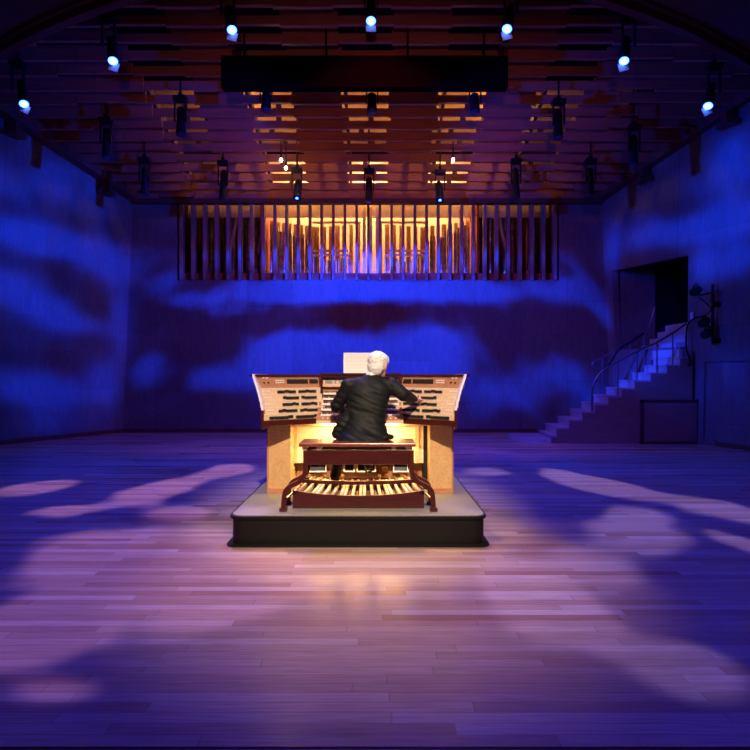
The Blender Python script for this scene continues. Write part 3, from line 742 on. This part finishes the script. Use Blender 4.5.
# ------------------------------------------------------------------ bench
be = thing('organ_bench', (CX, 5.7, PZ), 'glossy mahogany organ bench with curved flared legs behind the organist', 'bench')
SZ = .905
BYF, BYB = 5.50, 5.90
BX0, BX1 = -.70, .375
bc = (BX0+BX1)/2
obj('seat', B(BX0, BX1, BYF, BYB, SZ-.035, SZ), M['seat'], be, bevel=.008)
obj('apron', B(BX0+.05, BX1-.03, BYF+.06, BYF+.09, .70, .835), M['mahog'], be, bevel=.004)
obj('apron', B(BX0+.05, BX1-.03, BYB-.07, BYB-.04, .76, .835), M['mahog'], be, bevel=.004)
for X in (BX0+.18, BX1-.20, BX0+.045, BX1-.065): obj('spacer', B(X-.02, X+.02, BYF+.05, BYB-.05, .835, SZ-.035), M['cream'], be)
for s in (-1, 1):
    xi = (BX0+.055) if s < 0 else (BX1-.035)
    o_ = s
    pr_ = [(xi, SZ-.07), (xi, .66), (xi+o_*.012, .60), (xi+o_*.055, .545), (xi+o_*.11, .515), (xi+o_*.155, .49), (xi+o_*.185, .45), (xi+o_*.195, .39), (xi+o_*.2, PZ+.03)]
    P = smooth_pts([(x, 0, z) for x, z in pr_], 4)
    # front leg
    for (Y0, dY) in ((BYF+.075, -.03), (BYB-.055, .0)):
        pts_ = [Vector((p.x, Y0+dY*(SZ-p.z)/.6, p.z)) for p in P]
        lg = obj('leg', ribbon(bmesh.new(), pts_, (0, .045, 0), None, .042), M['mahog'], be, bevel=.005)
        e = pts_[-1]; obj('foot', B(e.x-.035, e.x+.035, e.y-.03, e.y+.03, PZ, PZ+.035), M['mahog'], lg)
    x_ = xi+s*.2
    a, b = sorted((x_-.012, x_+.012)); obj('side_stretcher', B(a, b, BYF+.06, BYB-.05, PZ+.12, PZ+.16), M['mahog'], be)
    obj('lower_rod', tube(bmesh.new(), [(x_-s*.01, BYF+.06, PZ+.10), (xi+s*.06, BYB-.05, PZ+.2)], .012, 8), M['brass'], be)
# bowed stretcher
pts_ = [Vector((lerp(BX0+.0, BX1+.02, i/16), BYF+.08, .548-.02*(1-(i/8-1)**2))) for i in range(17)]
obj('stretcher', ribbon(bmesh.new(), pts_, (0, .03, 0), None, .032), M['mahog'], be)

# ------------------------------------------------------------------ the organist
def capsule_mesh(bm, pts, rs, seg=14):
    pts = [Vector(p) for p in pts]
    for i, p in enumerate(pts):
        r = rs[i]
        bmesh.ops.create_icosphere(bm, subdivisions=2, radius=r, matrix=Matrix.Translation(p))
    for i in range(len(pts)-1):
        tube(bm, [pts[i], pts[i+1]], [rs[i]*.985, rs[i+1]*.985], seg)
def ell(bm, c, r, rot=None):
    m_ = Matrix.Translation(c) @ (rot or Matrix.Identity(4)) @ Matrix.Diagonal((*r, 1))
    bmesh.ops.create_icosphere(bm, subdivisions=3, radius=1, matrix=m_)
def fuse(name, bm, m, voxel, smooth=3, parent=None, disp=None):
    me = bpy.data.meshes.new(name+'_raw'); bmesh.ops.recalc_face_normals(bm, faces=bm.faces); bm.to_mesh(me); bm.free()
    o = bpy.data.objects.new('tmp', me); C.objects.link(o)
    r = o.modifiers.new('r', 'REMESH'); r.mode = 'VOXEL'; r.voxel_size = voxel; r.use_smooth_shade = True
    if smooth: s_ = o.modifiers.new('s', 'SMOOTH'); s_.iterations = smooth; s_.factor = .5
    dg = bpy.context.evaluated_depsgraph_get(); dg.update()
    me2 = bpy.data.meshes.new_from_object(o.evaluated_get(dg)); me2.name = name
    bpy.data.objects.remove(o)
    if disp:
        nrm = [v.normal.copy() for v in me2.vertices]
        for v, n_ in zip(me2.vertices, nrm): v.co = v.co+n_*disp(v.co)
    me2.materials.clear(); me2.materials.append(m)
    for p in me2.polygons: p.use_smooth = True; p.material_index = 0
    o2 = bpy.data.objects.new(name, me2); C.objects.link(o2)
    if parent: o2.parent = parent
    return o2
LS, RS = Vector((-.265, 5.93, 1.425)), Vector((.160, 5.93, 1.435))
LE, LW = Vector((-.385, 5.98, 1.215)), Vector((-.33, 6.18, 1.15))
RE, RW = Vector((.28, 5.90, 1.335)), Vector((.405, 6.13, 1.287))
HC = Vector((.037, 5.98, 1.622))
hr = Matrix.Rotation(-.55, 4, 'Z') @ Matrix.Rotation(-.15, 4, 'X')   # head turned a little right
HS = 1.13
def H(x, y, z): return HC + (hr @ Vector((x, y, z)))*HS
def HE(bm, c, r, rot): ell(bm, H(*c), tuple(v*HS for v in r), rot)
def loft(bm, rings, seg=28, e=.8):
    R_ = []
    for (z, cx, cy, rx, ry) in rings:
        row = []
        for k in range(seg):
            a = 2*math.pi*k/seg; c, s_ = math.cos(a), math.sin(a)
            row.append(bm.verts.new((cx+rx*math.copysign(abs(c)**e, c), cy+ry*math.copysign(abs(s_)**e, s_), z)))
        R_.append(row)
    for i in range(len(R_)-1):
        for k in range(seg): bm.faces.new((R_[i][k], R_[i][(k+1)%seg], R_[i+1][(k+1)%seg], R_[i+1][k]))
    bm.faces.new(R_[0][::-1]); bm.faces.new(R_[-1])
TOR = [(.895,-.125,5.82,.255,.20),(.95,-.12,5.84,.245,.19),(1.03,-.105,5.865,.215,.155),(1.12,-.095,5.885,.195,.14),(1.2,-.085,5.90,.20,.14),(1.3,-.07,5.915,.215,.14),(1.38,-.06,5.925,.218,.13),(1.44,-.05,5.935,.205,.11),(1.49,-.045,5.945,.14,.09),(1.535,-.03,5.95,.068,.066)]
bm = bmesh.new()
# head: face toward local +y
HE(bm, (0, -.012, .03), (.074, .092, .082), hr); HE(bm, (0, .028, -.025), (.058, .062, .085), hr); HE(bm, (0, .05, -.085), (.034, .036, .028), hr)
HE(bm, (0, .102, -.01), (.012, .018, .024), hr); HE(bm, (0, .095, .025), (.045, .012, .012), hr)
HE(bm, (0, .088, -.055), (.024, .012, .008), hr)
for s in (-1, 1): HE(bm, (s*.076, -.002, -.005), (.009, .020, .034), hr @ Matrix.Rotation(s*.35, 4, 'Z'))
capsule_mesh(bm, [HC+Vector((-.02, -.03, -.05)), (-.02, 5.945, 1.50), (-.05, 5.92, 1.42)], [.058, .058, .08])
loft(bm, [(z, cx, cy, max(rx-.03, .04), max(ry-.03, .04)) for (z, cx, cy, rx, ry) in TOR])
capsule_mesh(bm, [LS, RS], [.05, .05])
capsule_mesh(bm, [LS, LE, LW], [.048, .038, .026]); capsule_mesh(bm, [RS, RE, RW], [.048, .038, .026])
LK, LA = Vector((-.32, 6.28, .93)), Vector((-.405, 6.10, .50)); RK, RA = Vector((.0, 6.30, .93)), Vector((-.07, 6.50, .56))
capsule_mesh(bm, [(-.2, 5.86, .98), LK, LA, LA+Vector((0, .0, -.05))], [.070, .052, .035, .034]); capsule_mesh(bm, [(-.02, 5.86, .98), RK, RA, RA+Vector((0, .02, -.04))], [.070, .052, .035, .034])
def hand(bm, w, d, up, side, curl):
    d = d.normalized(); up = (up-d*up.dot(d)).normalized(); lat = d.cross(up).normalized()*side
    c = w+d*.045
    rot = Matrix((( lat.x, d.x, up.x, 0), (lat.y, d.y, up.y, 0), (lat.z, d.z, up.z, 0), (0, 0, 0, 1)))
    ell(bm, c, (.038, .045, .016), rot)
    for k, (off, ln) in enumerate(((-.028, .062), (-.010, .074), (.009, .070), (.027, .056))):
        p0 = w+d*.078+lat*off; p1 = p0+d*ln*.45-up*curl*.3; p2 = p1+d*ln*.28-up*curl*.8; p3 = p2+d*ln*.12-up*curl*1.0
        capsule_mesh(bm, [p0-d*.02, p0, p1, p2, p3], [.0095, .0095, .0088, .008, .0068], 8)
    q0 = w+d*.02-lat*.026; q1 = w+d*.05-lat*.052-up*.008; q2 = w+d*.078-lat*.058-up*.018
    capsule_mesh(bm, [q0, q1, q2], [.013, .0105, .009], 8)
hand(bm, LW, Vector((.25, 1, -.05)), Vector((0, .1, 1)), 1, .018)
hand(bm, RW, Vector((.45, .85, -.12)), Vector((-.1, .1, 1)), -1, .018)
per = fuse('person', bm, M['skin'], .0055, 2)
tag(per, 'white-haired person in a dark suit seated at the organ, right arm reaching to the stops', 'person')
# clothes
def folds(c):
    n1 = noise.noise(Vector((c.x*5+2, c.y*5, c.z*22+c.x*9)))
    n2 = noise.noise(Vector((c.x*12, c.y*12, c.z*10)))
    return .016*n1*(1 if c.z < 1.36 else .4)+.003*n2
bm = bmesh.new()
loft(bm, TOR)
capsule_mesh(bm, [LS+Vector((.02, 0, 0)), (-.045, 5.93, 1.46), RS+Vector((-.02, 0, 0))], [.074, .07, .074])
capsule_mesh(bm, [LS, LE, LW-Vector((0, .01, 0))], [.074, .062, .044]); capsule_mesh(bm, [RS, RE, RW-Vector((.01, .01, 0))], [.076, .066, .050])
capsule_mesh(bm, [(-.25, 5.85, 1.16), (-.29, 5.84, 1.09), (-.33, 5.84, 1.02), (-.36, 5.84, .97), (-.385, 5.84, .945)], [.055, .068, .068, .058, .04]); ell(bm, (.10, 5.80, .935), (.09, .10, .03))
jk = fuse('jacket', bm, M['suit'], .009, 8, per, folds)
bm = bmesh.new()
capsule_mesh(bm, [(-.2, 5.88, .985), LK, LA], [.085, .068, .053]); capsule_mesh(bm, [(-.02, 5.88, .985), RK, RA], [.085, .068, .053])
fuse('trousers', bm, M['suit2'], .009, 4, per, lambda c: .004*noise.noise(c*14))
for (a, ty) in ((LA, 0), (RA, .0)):
    bm = bmesh.new(); z = a.z-.075
    ell(bm, a+Vector((0, .0, -.05)), (.040, .045, .04)); ell(bm, a+Vector((0, .09, -.075)), (.042, .12, .026)); ell(bm, a+Vector((0, -.01, -.075)), (.036, .05, .028))
    fuse('shoe', bm, M['shoe'], .006, 2, per)
bm = bmesh.new(); tube(bm, [(-.035, 5.94, 1.50), (-.028, 5.95, 1.538)], [.064, .06], 20, caps=True); obj('shirt_collar', bm, M['shirt'], None, smooth=True).parent = per
for (e, w_) in ((LE, LW), (RE, RW)):
    d = (w_-e).normalized(); obj('shirt_cuff', tube(bmesh.new(), [w_-d*.02, w_+d*.022], [.036, .035], 14), M['shirt'], None, smooth=True).parent = per
bm = bmesh.new()
HE(bm, (0, -.022, .042), (.087, .100, .086), hr); HE(bm, (0, -.045, -.015), (.080, .068, .072), hr); HE(bm, (.0, .045, .075), (.066, .05, .04), hr)
HE(bm, (0, -.045, -.06), (.060, .050, .035), hr)
for s in (-1, 1): HE(bm, (s*.058, .0, .055), (.03, .06, .045), hr)
# cut the fringe away from the face
hb = fuse('hair', bm, M['hair'], .005, 2, per, lambda c: .004*noise.noise(c*45)+.004*noise.noise(c*90))
# eyes
for s in (-1, 1):
    bm = bmesh.new(); HE(bm, (s*.03, .084, .008), (.011, .008, .008), hr); o = obj('eye', bm, M['ebony'], None, smooth=True); o.parent = per
# spectacle temple (thin dark arm over the ear)

# ------------------------------------------------------------------ stage lights
lights = [  # x, y of lens, Y distance, body length px, lit, tilt, label
 (232, 30, 10.1, 44, 2, .25, 'lit moving stage light at the top, between the left pair and the centre one'),
 (371, 21, 10.1, 36, 2, .0, 'lit moving stage light at the top centre, above the long black box'),
 (507, 29, 10.1, 40, 2, -.25, 'lit moving stage light at the top, above the right end of the black box'),
 (113, 61, 10.4, 38, 2, .3, 'lit moving stage light left of the long black box'),
 (624, 61, 10.4, 38, 2, -.3, 'lit moving stage light right of the long black box'),
 (24, 104, 11.2, 36, 2, .45, 'lit moving stage light at the far left near the ceiling edge'),
 (708, 106, 11.2, 36, 2, -.45, 'lit moving stage light at the far right near the ceiling edge'),
 (297, 198, 14.3, 24, 1, 0, 'dimly blue stage light hanging low over the left half of the fins'),
 (440, 200, 14.3, 24, 1, 0, 'dimly blue stage light hanging low over the right half of the fins'),
 (369, 202, 14.3, 26, 0, 0, 'unlit black stage light hanging at the middle in front of the fins'),
 (223, 200, 14.3, 32, 0, 0, 'unlit black stage light hanging over the left end of the fins'),
 (516, 198, 14.3, 32, 0, 0, 'unlit black stage light hanging over the right end of the fins'),
 (145, 195, 14.0, 30, 0, .1, 'unlit black stage light near the left back corner of the ceiling'),
 (590, 196, 14.0, 30, 0, -.1, 'unlit black stage light near the right back corner of the ceiling'),
 (181, 135, 12.0, 30, 0, .1, 'unlit black stage light beside the leftmost glowing slot'),
 (558, 138, 12.0, 30, 0, -.1, 'unlit black stage light beside the rightmost glowing slot'),
 (266, 110, 11.6, 20, 0, 0, 'unlit black stage light just under the left part of the black box'),
 (372, 112, 11.6, 20, 0, 0, 'unlit black stage light just under the middle of the black box'),
 (475, 112, 11.6, 20, 0, 0, 'unlit black stage light just under the right part of the black box'),
 (107, 158, 12.6, 32, 0, .15, 'unlit black stage light above the upper left wall'),
 (633, 165, 12.6, 32, 0, -.15, 'unlit black stage light above the upper right wall'),
]
heads = []
for (px, py, Y, lp, lit, tilt, lab) in lights:
    p = at(px, py, Y); L = lp*Y/F; top = zc(Y)
    t_ = thing('stage_light', (p.x, Y, p.z+L*.7), lab, 'stage light', 'stage lights hung from the ceiling')
    hd = Vector((math.sin(tilt)*.9, -.5, -.95)).normalized()       # beam direction
    if lit == 0: hd = Vector((math.sin(tilt)*.5, -.15, -1)).normalized()
    piv = p-hd*L*.5
    r = .088 if lit == 2 else .09
    bm = bmesh.new(); tube(bm, [p-hd*L*.98, p-hd*L*.92, p-hd*L*.45, p-hd*.06, p-hd*.0], [r*.6, r*.85, r*.95, r*1.1, r*1.1], 16, caps=True)
    hdo = obj('head', bm, M['black'], t_, smooth=True)
    bm = bmesh.new(); a, b = frame_of(hd)
    ring = [p+hd*.004+(a*math.cos(k*math.pi/8)+b*math.sin(k*math.pi/8))*r*.92 for k in range(16)]
    tube(bm, [p+hd*.001, p+hd*.008], [r*.92, r*.7], 18)
    obj('lens', bm, M['lens'] if lit == 2 else M['lensd'], hdo, smooth=True)
    if lit:
        bm = bmesh.new(); rr = r*.62 if lit == 2 else r*.4
        tube(bm, [p+hd*.008, p+hd*.02], [rr, rr*.7], 16); obj('lamp', bm, M['lens_core'] if lit == 2 else M['lens'], hdo)
        if lit == 2:   # barn-door flap catching the light
            bm = bmesh.new(); m_ = Matrix.Translation(p+Vector((0, 0, -.02))) @ Matrix.Rotation(tilt, 4, 'Y')
            obox(bm, m_, -.085, .085, .07, .075, -.12, .03); obj('barn_door', bm, M['plate'], hdo)
    X = piv.x; tp = piv.z+L*.5
    bm = bmesh.new()
    for s in (-1, 1): bx(bm, X+s*(r+.02)-.012, X+s*(r+.02)+.012, Y-.03, Y+.03, piv.z-.03, tp+.05)
    bx(bm, X-r-.032, X+r+.032, Y-.03, Y+.03, tp+.05, tp+.08)
    obj('yoke', bm, M['black'], t_)
    obj('base_box', B(X-.13, X+.13, Y-.09, Y+.09, tp+.08, tp+.17), M['black'], t_, bevel=.01)
    obj('clamp', B(X-.035, X+.035, Y-.03, Y+.03, tp+.17, tp+.25), M['black'], t_)
    obj('hanger', tube(bmesh.new(), [(X, Y, tp+.2), (X, Y, top+1.48)], .018, 8), M['black'], t_)
    heads.append((p, hd))
# bare bulbs burning above the ceiling slots
for (px, py, lab) in ((281, 160, 'bare warm bulb shining through the slots left of centre, the upper of two'), (286, 168, 'bare warm bulb shining through the slots left of centre, the lower of two'), (453, 160, 'bare warm bulb shining through the slots right of centre')):
    p = at(px, py, 13.9)
    k = thing('bulb_lamp', p, lab, 'bulb', None)
    bm = bmesh.new(); ell(bm, p, (.035, .035, .045)); obj('bulb', bm, M['bulb'], k, smooth=True)
    obj('socket', tube(bmesh.new(), [p+Vector((0, 0, .035)), p+Vector((0, 0, .12)), p+Vector((0, 0, .6))], [.02, .02, .006], 8), M['black'], k)

# ------------------------------------------------------------------ lighting
def aim(loc, tgt):
    d = (Vector(tgt)-Vector(loc)).normalized(); return d.to_track_quat('-Z', 'Y')
def fpt(px, py): Y = 918/(py-375); return Vector(((px-375)*Y/F, Y, 0))
def bpt(px, py): return at(px, py, YB)
def lpt(px, py):
    for i in range(400):
        Y = 16-.02*i; p = at(px, py, Y)
        if p.x >= xl(Y, p.z): return p
    return p
def rpt(px, py):
    for i in range(400):
        Y = 16-.02*i; p = at(px, py, Y)
        if p.x <= xr(Y, p.z): return p
    return p
def gobo(name, loc, tgt, ang, col, power, blobs, base=0.0, namp=.5, nscale=4, radius=.05, sharp=1.0, blend=.3):
    """A spotlight whose gobo (pattern plate) is described by soft holes: (world point it falls on, size in metres x, y, weight)."""
    ld = bpy.data.lights.new(name, 'SPOT'); ld.spot_size = math.radians(ang); ld.spot_blend = blend; ld.color = col; ld.energy = power; ld.shadow_soft_size = radius
    o = bpy.data.objects.new(name, ld); C.objects.link(o); o.location = loc; o.rotation_mode = 'QUATERNION'; q = aim(loc, tgt); o.rotation_quaternion = q
    if not blobs: return o
    ld.use_nodes = True; nt = ld.node_tree; em = nt.nodes['Emission']
    class T(NT):
        def __init__(s, t): s.t = t
    t = T(nt)
    tc = t.n('ShaderNodeTexCoord'); sp = t.n('ShaderNodeSeparateXYZ'); t.l(tc.outputs['Normal'], sp.inputs[0])
    u = t.math('DIVIDE', sp.outputs[0], sp.outputs[2]); v = t.math('DIVIDE', sp.outputs[1], sp.outputs[2])
    cb_ = t.n('ShaderNodeCombineXYZ'); t.l(u, cb_.inputs[0]); t.l(v, cb_.inputs[1])
    nz = t.n('ShaderNodeTexNoise'); nz.inputs['Scale'].default_value = nscale; nz.inputs['Detail'].default_value = 2; t.l(cb_.outputs[0], nz.inputs[0])
    ns = t.math('MULTIPLY', t.math('SUBTRACT', nz.outputs[0], .5), namp)
    Ri = q.to_matrix().transposed(); acc = None
    for (P, su, sv, w_) in blobs:
        lc = Ri @ (Vector(P)-Vector(loc)); dist = lc.length
        pu, pv = lc.x/lc.z, lc.y/lc.z
        def proj(Q):
            l2 = Ri @ (Q-Vector(loc)); return Vector((l2.x/l2.z, l2.y/l2.z))
        a = t.math('MULTIPLY', t.math('SUBTRACT', u, pu), 1/(su/dist)); b = t.math('MULTIPLY', t.math('SUBTRACT', v, pv), 1/(sv/dist))
        r2 = t.math('ADD', t.math('MULTIPLY', a, a), t.math('MULTIPLY', b, b))
        g = t.math('MULTIPLY', t.math('POWER', math.e, t.math('MULTIPLY', r2, -1.0)), w_)
        acc = g if acc is None else t.math('ADD', acc, g)
    x = t.math('ADD', acc, ns)
    mr = t.n('ShaderNodeMapRange', interpolation_type='SMOOTHSTEP')
    mr.inputs['From Min'].default_value = .5-.5/sharp*.8; mr.inputs['From Max'].default_value = .5+.5/sharp*.8; mr.inputs['To Min'].default_value = base; mr.inputs['To Max'].default_value = 1
    t.l(x, mr.inputs['Value']); t.l(mr.outputs[0], em.inputs['Strength'])
    return o
BLUE = (.002, .036, 1.0)
# back wall, blue with cloud gobo
bw = [(bpt(*p[:2]), p[2]/37.5, p[3]/37.5, p[4]) for p in (
 (155, 282, 40, 18, .8), (190, 300, 60, 12, .6), (290, 290, 70, 14, 1.), (380, 290, 90, 12, 1.), (480, 292, 60, 14, .9), (570, 290, 50, 22, .8),
 (150, 368, 28, 20, .9), (215, 378, 40, 13, .7), (310, 345, 50, 14, 1.0), (265, 365, 40, 22, .7), (430, 345, 50, 22, 1.), (420, 385, 50, 24, .8), (560, 372, 40, 24, .7), (510, 395, 45, 22, .6), (595, 300, 14, 50, .8), (340, 385, 60, 30, .8),
 (370, 258, 210, 15, .9), (600, 400, 22, 20, .7), (230, 312, 40, 9, .3))]
gobo('back_wall_spot', (-.1, 10.4, 5.6), (-.1, 16, 2.0), 104, BLUE, 9500, bw, base=.02, namp=.95, nscale=8, sharp=1.15)
lw = [(lpt(*p[:2]), p[2]/42, p[3]/42, p[4]) for p in (
 (20, 235, 40, 16, 1), (65, 245, 45, 16, 1.), (115, 265, 40, 22, 1), (10, 285, 35, 18, .9), (50, 310, 35, 14, .8), (80, 325, 35, 10, .8), (120, 320, 16, 40, .9), (20, 180, 60, 30, .45), (80, 190, 50, 40, .4),
 (20, 385, 40, 16, .7), (60, 395, 40, 18, .8), (105, 385, 20, 26, .95), (60, 425, 60, 12, .4), (30, 340, 40, 14, .35))]
gobo('left_wall_spot', (1.5, 9.2, 5.5), (-7.6, 14, 2.6), 80, BLUE, 12500, lw, base=.12, namp=.9, nscale=9, sharp=.8)
rw = [(rpt(*p[:2]), p[2]/44, p[3]/44, p[4]) for p in (
 (735, 215, 40, 22, 1.), (690, 230, 40, 16, .8), (645, 235, 30, 18, .8), (612, 250, 14, 30, .9), (735, 260, 30, 20, .7), (700, 265, 20, 20, .7), (735, 150, 30, 30, .7), (720, 180, 50, 20, .5), (640, 300, 12, 30, .35), (700, 400, 40, 40, .25), (735, 380, 20, 30, .3),
 (640, 385, 50, 32, 1.1), (665, 345, 25, 16, .7), (600, 420, 40, 20, .6))]
gobo('right_wall_spot', (-1.5, 9.2, 5.5), (7.2, 14, 2.6), 84, BLUE, 12500, rw, base=.11, namp=.8, nscale=9, sharp=.8)
gobo('red_wall_fill', (0, 9.5, 7.0), (0, 16, 2.5), 110, (1, .05, .18), 170, None, radius=.1, blend=.5)  # added dim red fill, stands in for reddish ambient light on the wall
# flat blue wash over the whole stage floor, from the lit row
gobo('floor_wash', (-1.8, 8.6, 6.9), (-1.8, 8.6, 0), 115, (.008, .03, 1), 900, None, radius=.1, blend=.6)
gobo('floor_wash', (1.8, 8.6, 6.9), (1.8, 8.6, 0), 115, (.008, .03, 1), 900, None, radius=.1, blend=.6)
gobo('front_wash', (0, 6.0, 8.0), (0, 4.5, 0), 110, (.12, .045, 1), 430, None, radius=.1, blend=.8)
# lavender clouds on the floor
def F_(L): return [(fpt(a, b), c*fpt(a, b).y/F, d*fpt(a, b).y**2/918, w) for (a, b, c, d, w) in L]
fl = F_([(38,487,36,9,1.2), (158,490,34,15,1.1), (228,470,28,9,1.2), (60,510,34,7,.7), (185,512,40,9,.8), (135,548,115,22,1.), (200,575,100,35,.9), (90,570,60,20,.6), (250,580,80,25,.6), (40,640,60,26,.9), (20,610,30,12,.6), (60,692,60,14,.6)])
gobo('left_cloud_spot', (-2.5, 9.5, 7.2), (-2.8, 6.0, 0), 95, (.64, .36, .90), 2000, fl, base=.0, namp=.75, nscale=11, sharp=2.2)
fr = F_([(572,479,25,14,1.2), (620,488,24,12,1.1), (718,508,32,14,1.2), (638,516,36,10,.9), (635,537,50,17,.9), (590,562,45,22,.9), (540,600,48,30,1.), (590,622,35,20,.8), (500,570,45,25,.6), (688,668,58,26,1.2), (748,545,18,13,1.1), (485,472,34,8,.8)])
gobo('right_cloud_spot', (2.5, 9.5, 7.2), (2.8, 6.0, 0), 95, (.46, .36, .98), 1800, fr, base=.0, namp=.75, nscale=11, sharp=2.2)
# warm key on the console, from a front-of-house bridge
gobo('key_spot', (.4, -3.6, 7.3), (-.15, 6.1, .6), 19, (1.0, .78, .55), 7000, None, radius=.12, blend=.75)
gobo('top_key_spot', (-.1, 8.3, 8.0), (.05, 5.0, .3), 28, (1.0, .64, .44), 1900, None, radius=.12, blend=.9)
gobo('ceiling_fill_spot', (0, -4, 2.5), (-.2, 13.6, 6.9), 60, (1.0, .32, .42), 700, [(Vector((-.2, 13.6, 7.3)), 5.2, 1.5, 1.6), (Vector((-.2, 15, 6.6)), 4.6, .6, .9)], namp=.2, radius=.2, sharp=1.2)  # unseen reddish fill added behind the camera to lift the ceiling boards
# console lamps
def area(name, loc, rot, sx, sy, col, e):
    ld = bpy.data.lights.new(name, 'AREA'); ld.shape = 'RECTANGLE'; ld.size = sx; ld.size_y = sy; ld.color = col; ld.energy = e
    o = bpy.data.objects.new(name, ld); C.objects.link(o); o.location = loc; o.rotation_euler = rot; return o
area('pedal_lamp', (CX, 6.32, 1.0), (math.radians(8), 0, 0), .9, .04, (1, .66, .28), 30)
area('knee_lamp', (CX, 6.36, 1.0), (math.radians(70), 0, 0), .8, .03, (1, .66, .28), 3)
# chamber and attic lamps
def pt(name, loc, col, e, r=.05):
    ld = bpy.data.lights.new(name, 'POINT'); ld.color = col; ld.energy = e; ld.shadow_soft_size = r
    o = bpy.data.objects.new(name, ld); C.objects.link(o); o.location = loc; return o
WARM = (1, .66, .32)
for X, e in ((-2.2, 75), (-.2, 105), (1.9, 75), (-4.2, .5), (3.9, .5)):
    pt('chamber_lamp', (X, 17.9, 6.8), WARM, e, .05)
for X, e in ((-2.2, 18), (-.2, 22), (1.9, 18), (-4.2, .8), (3.9, .8)):
    pt('chamber_lamp', (X, 16.55, 6.9), (1, .5, .2), e, .05)
for X in (-3.3, -1.25, .9, 2.9): pt('attic_lamp', (X, 14.4, zc(14.4)+.9), (1, .48, .13), 30, .05)
w_ = bpy.data.worlds.new('hall'); bpy.context.scene.world = w_; w_.use_nodes = True
w_.node_tree.nodes['Background'].inputs[0].default_value = (.10, .012, .04, 1); w_.node_tree.nodes['Background'].inputs[1].default_value = .10

# ------------------------------------------------------------------ camera
cd = bpy.data.cameras.new('camera'); cd.sensor_width = 36; cd.lens = 36*F/750; cd.clip_end = 100
cam = bpy.data.objects.new('camera', cd); C.objects.link(cam); cam.location = (0, 0, CAMZ); cam.rotation_euler = (math.pi/2, 0, 0)
sc = bpy.context.scene; sc.camera = cam
sc.view_settings.view_transform = 'Standard'; sc.view_settings.look = 'None'; sc.view_settings.exposure = 0; sc.view_settings.gamma = 1
sc.view_settings.use_curve_mapping = False
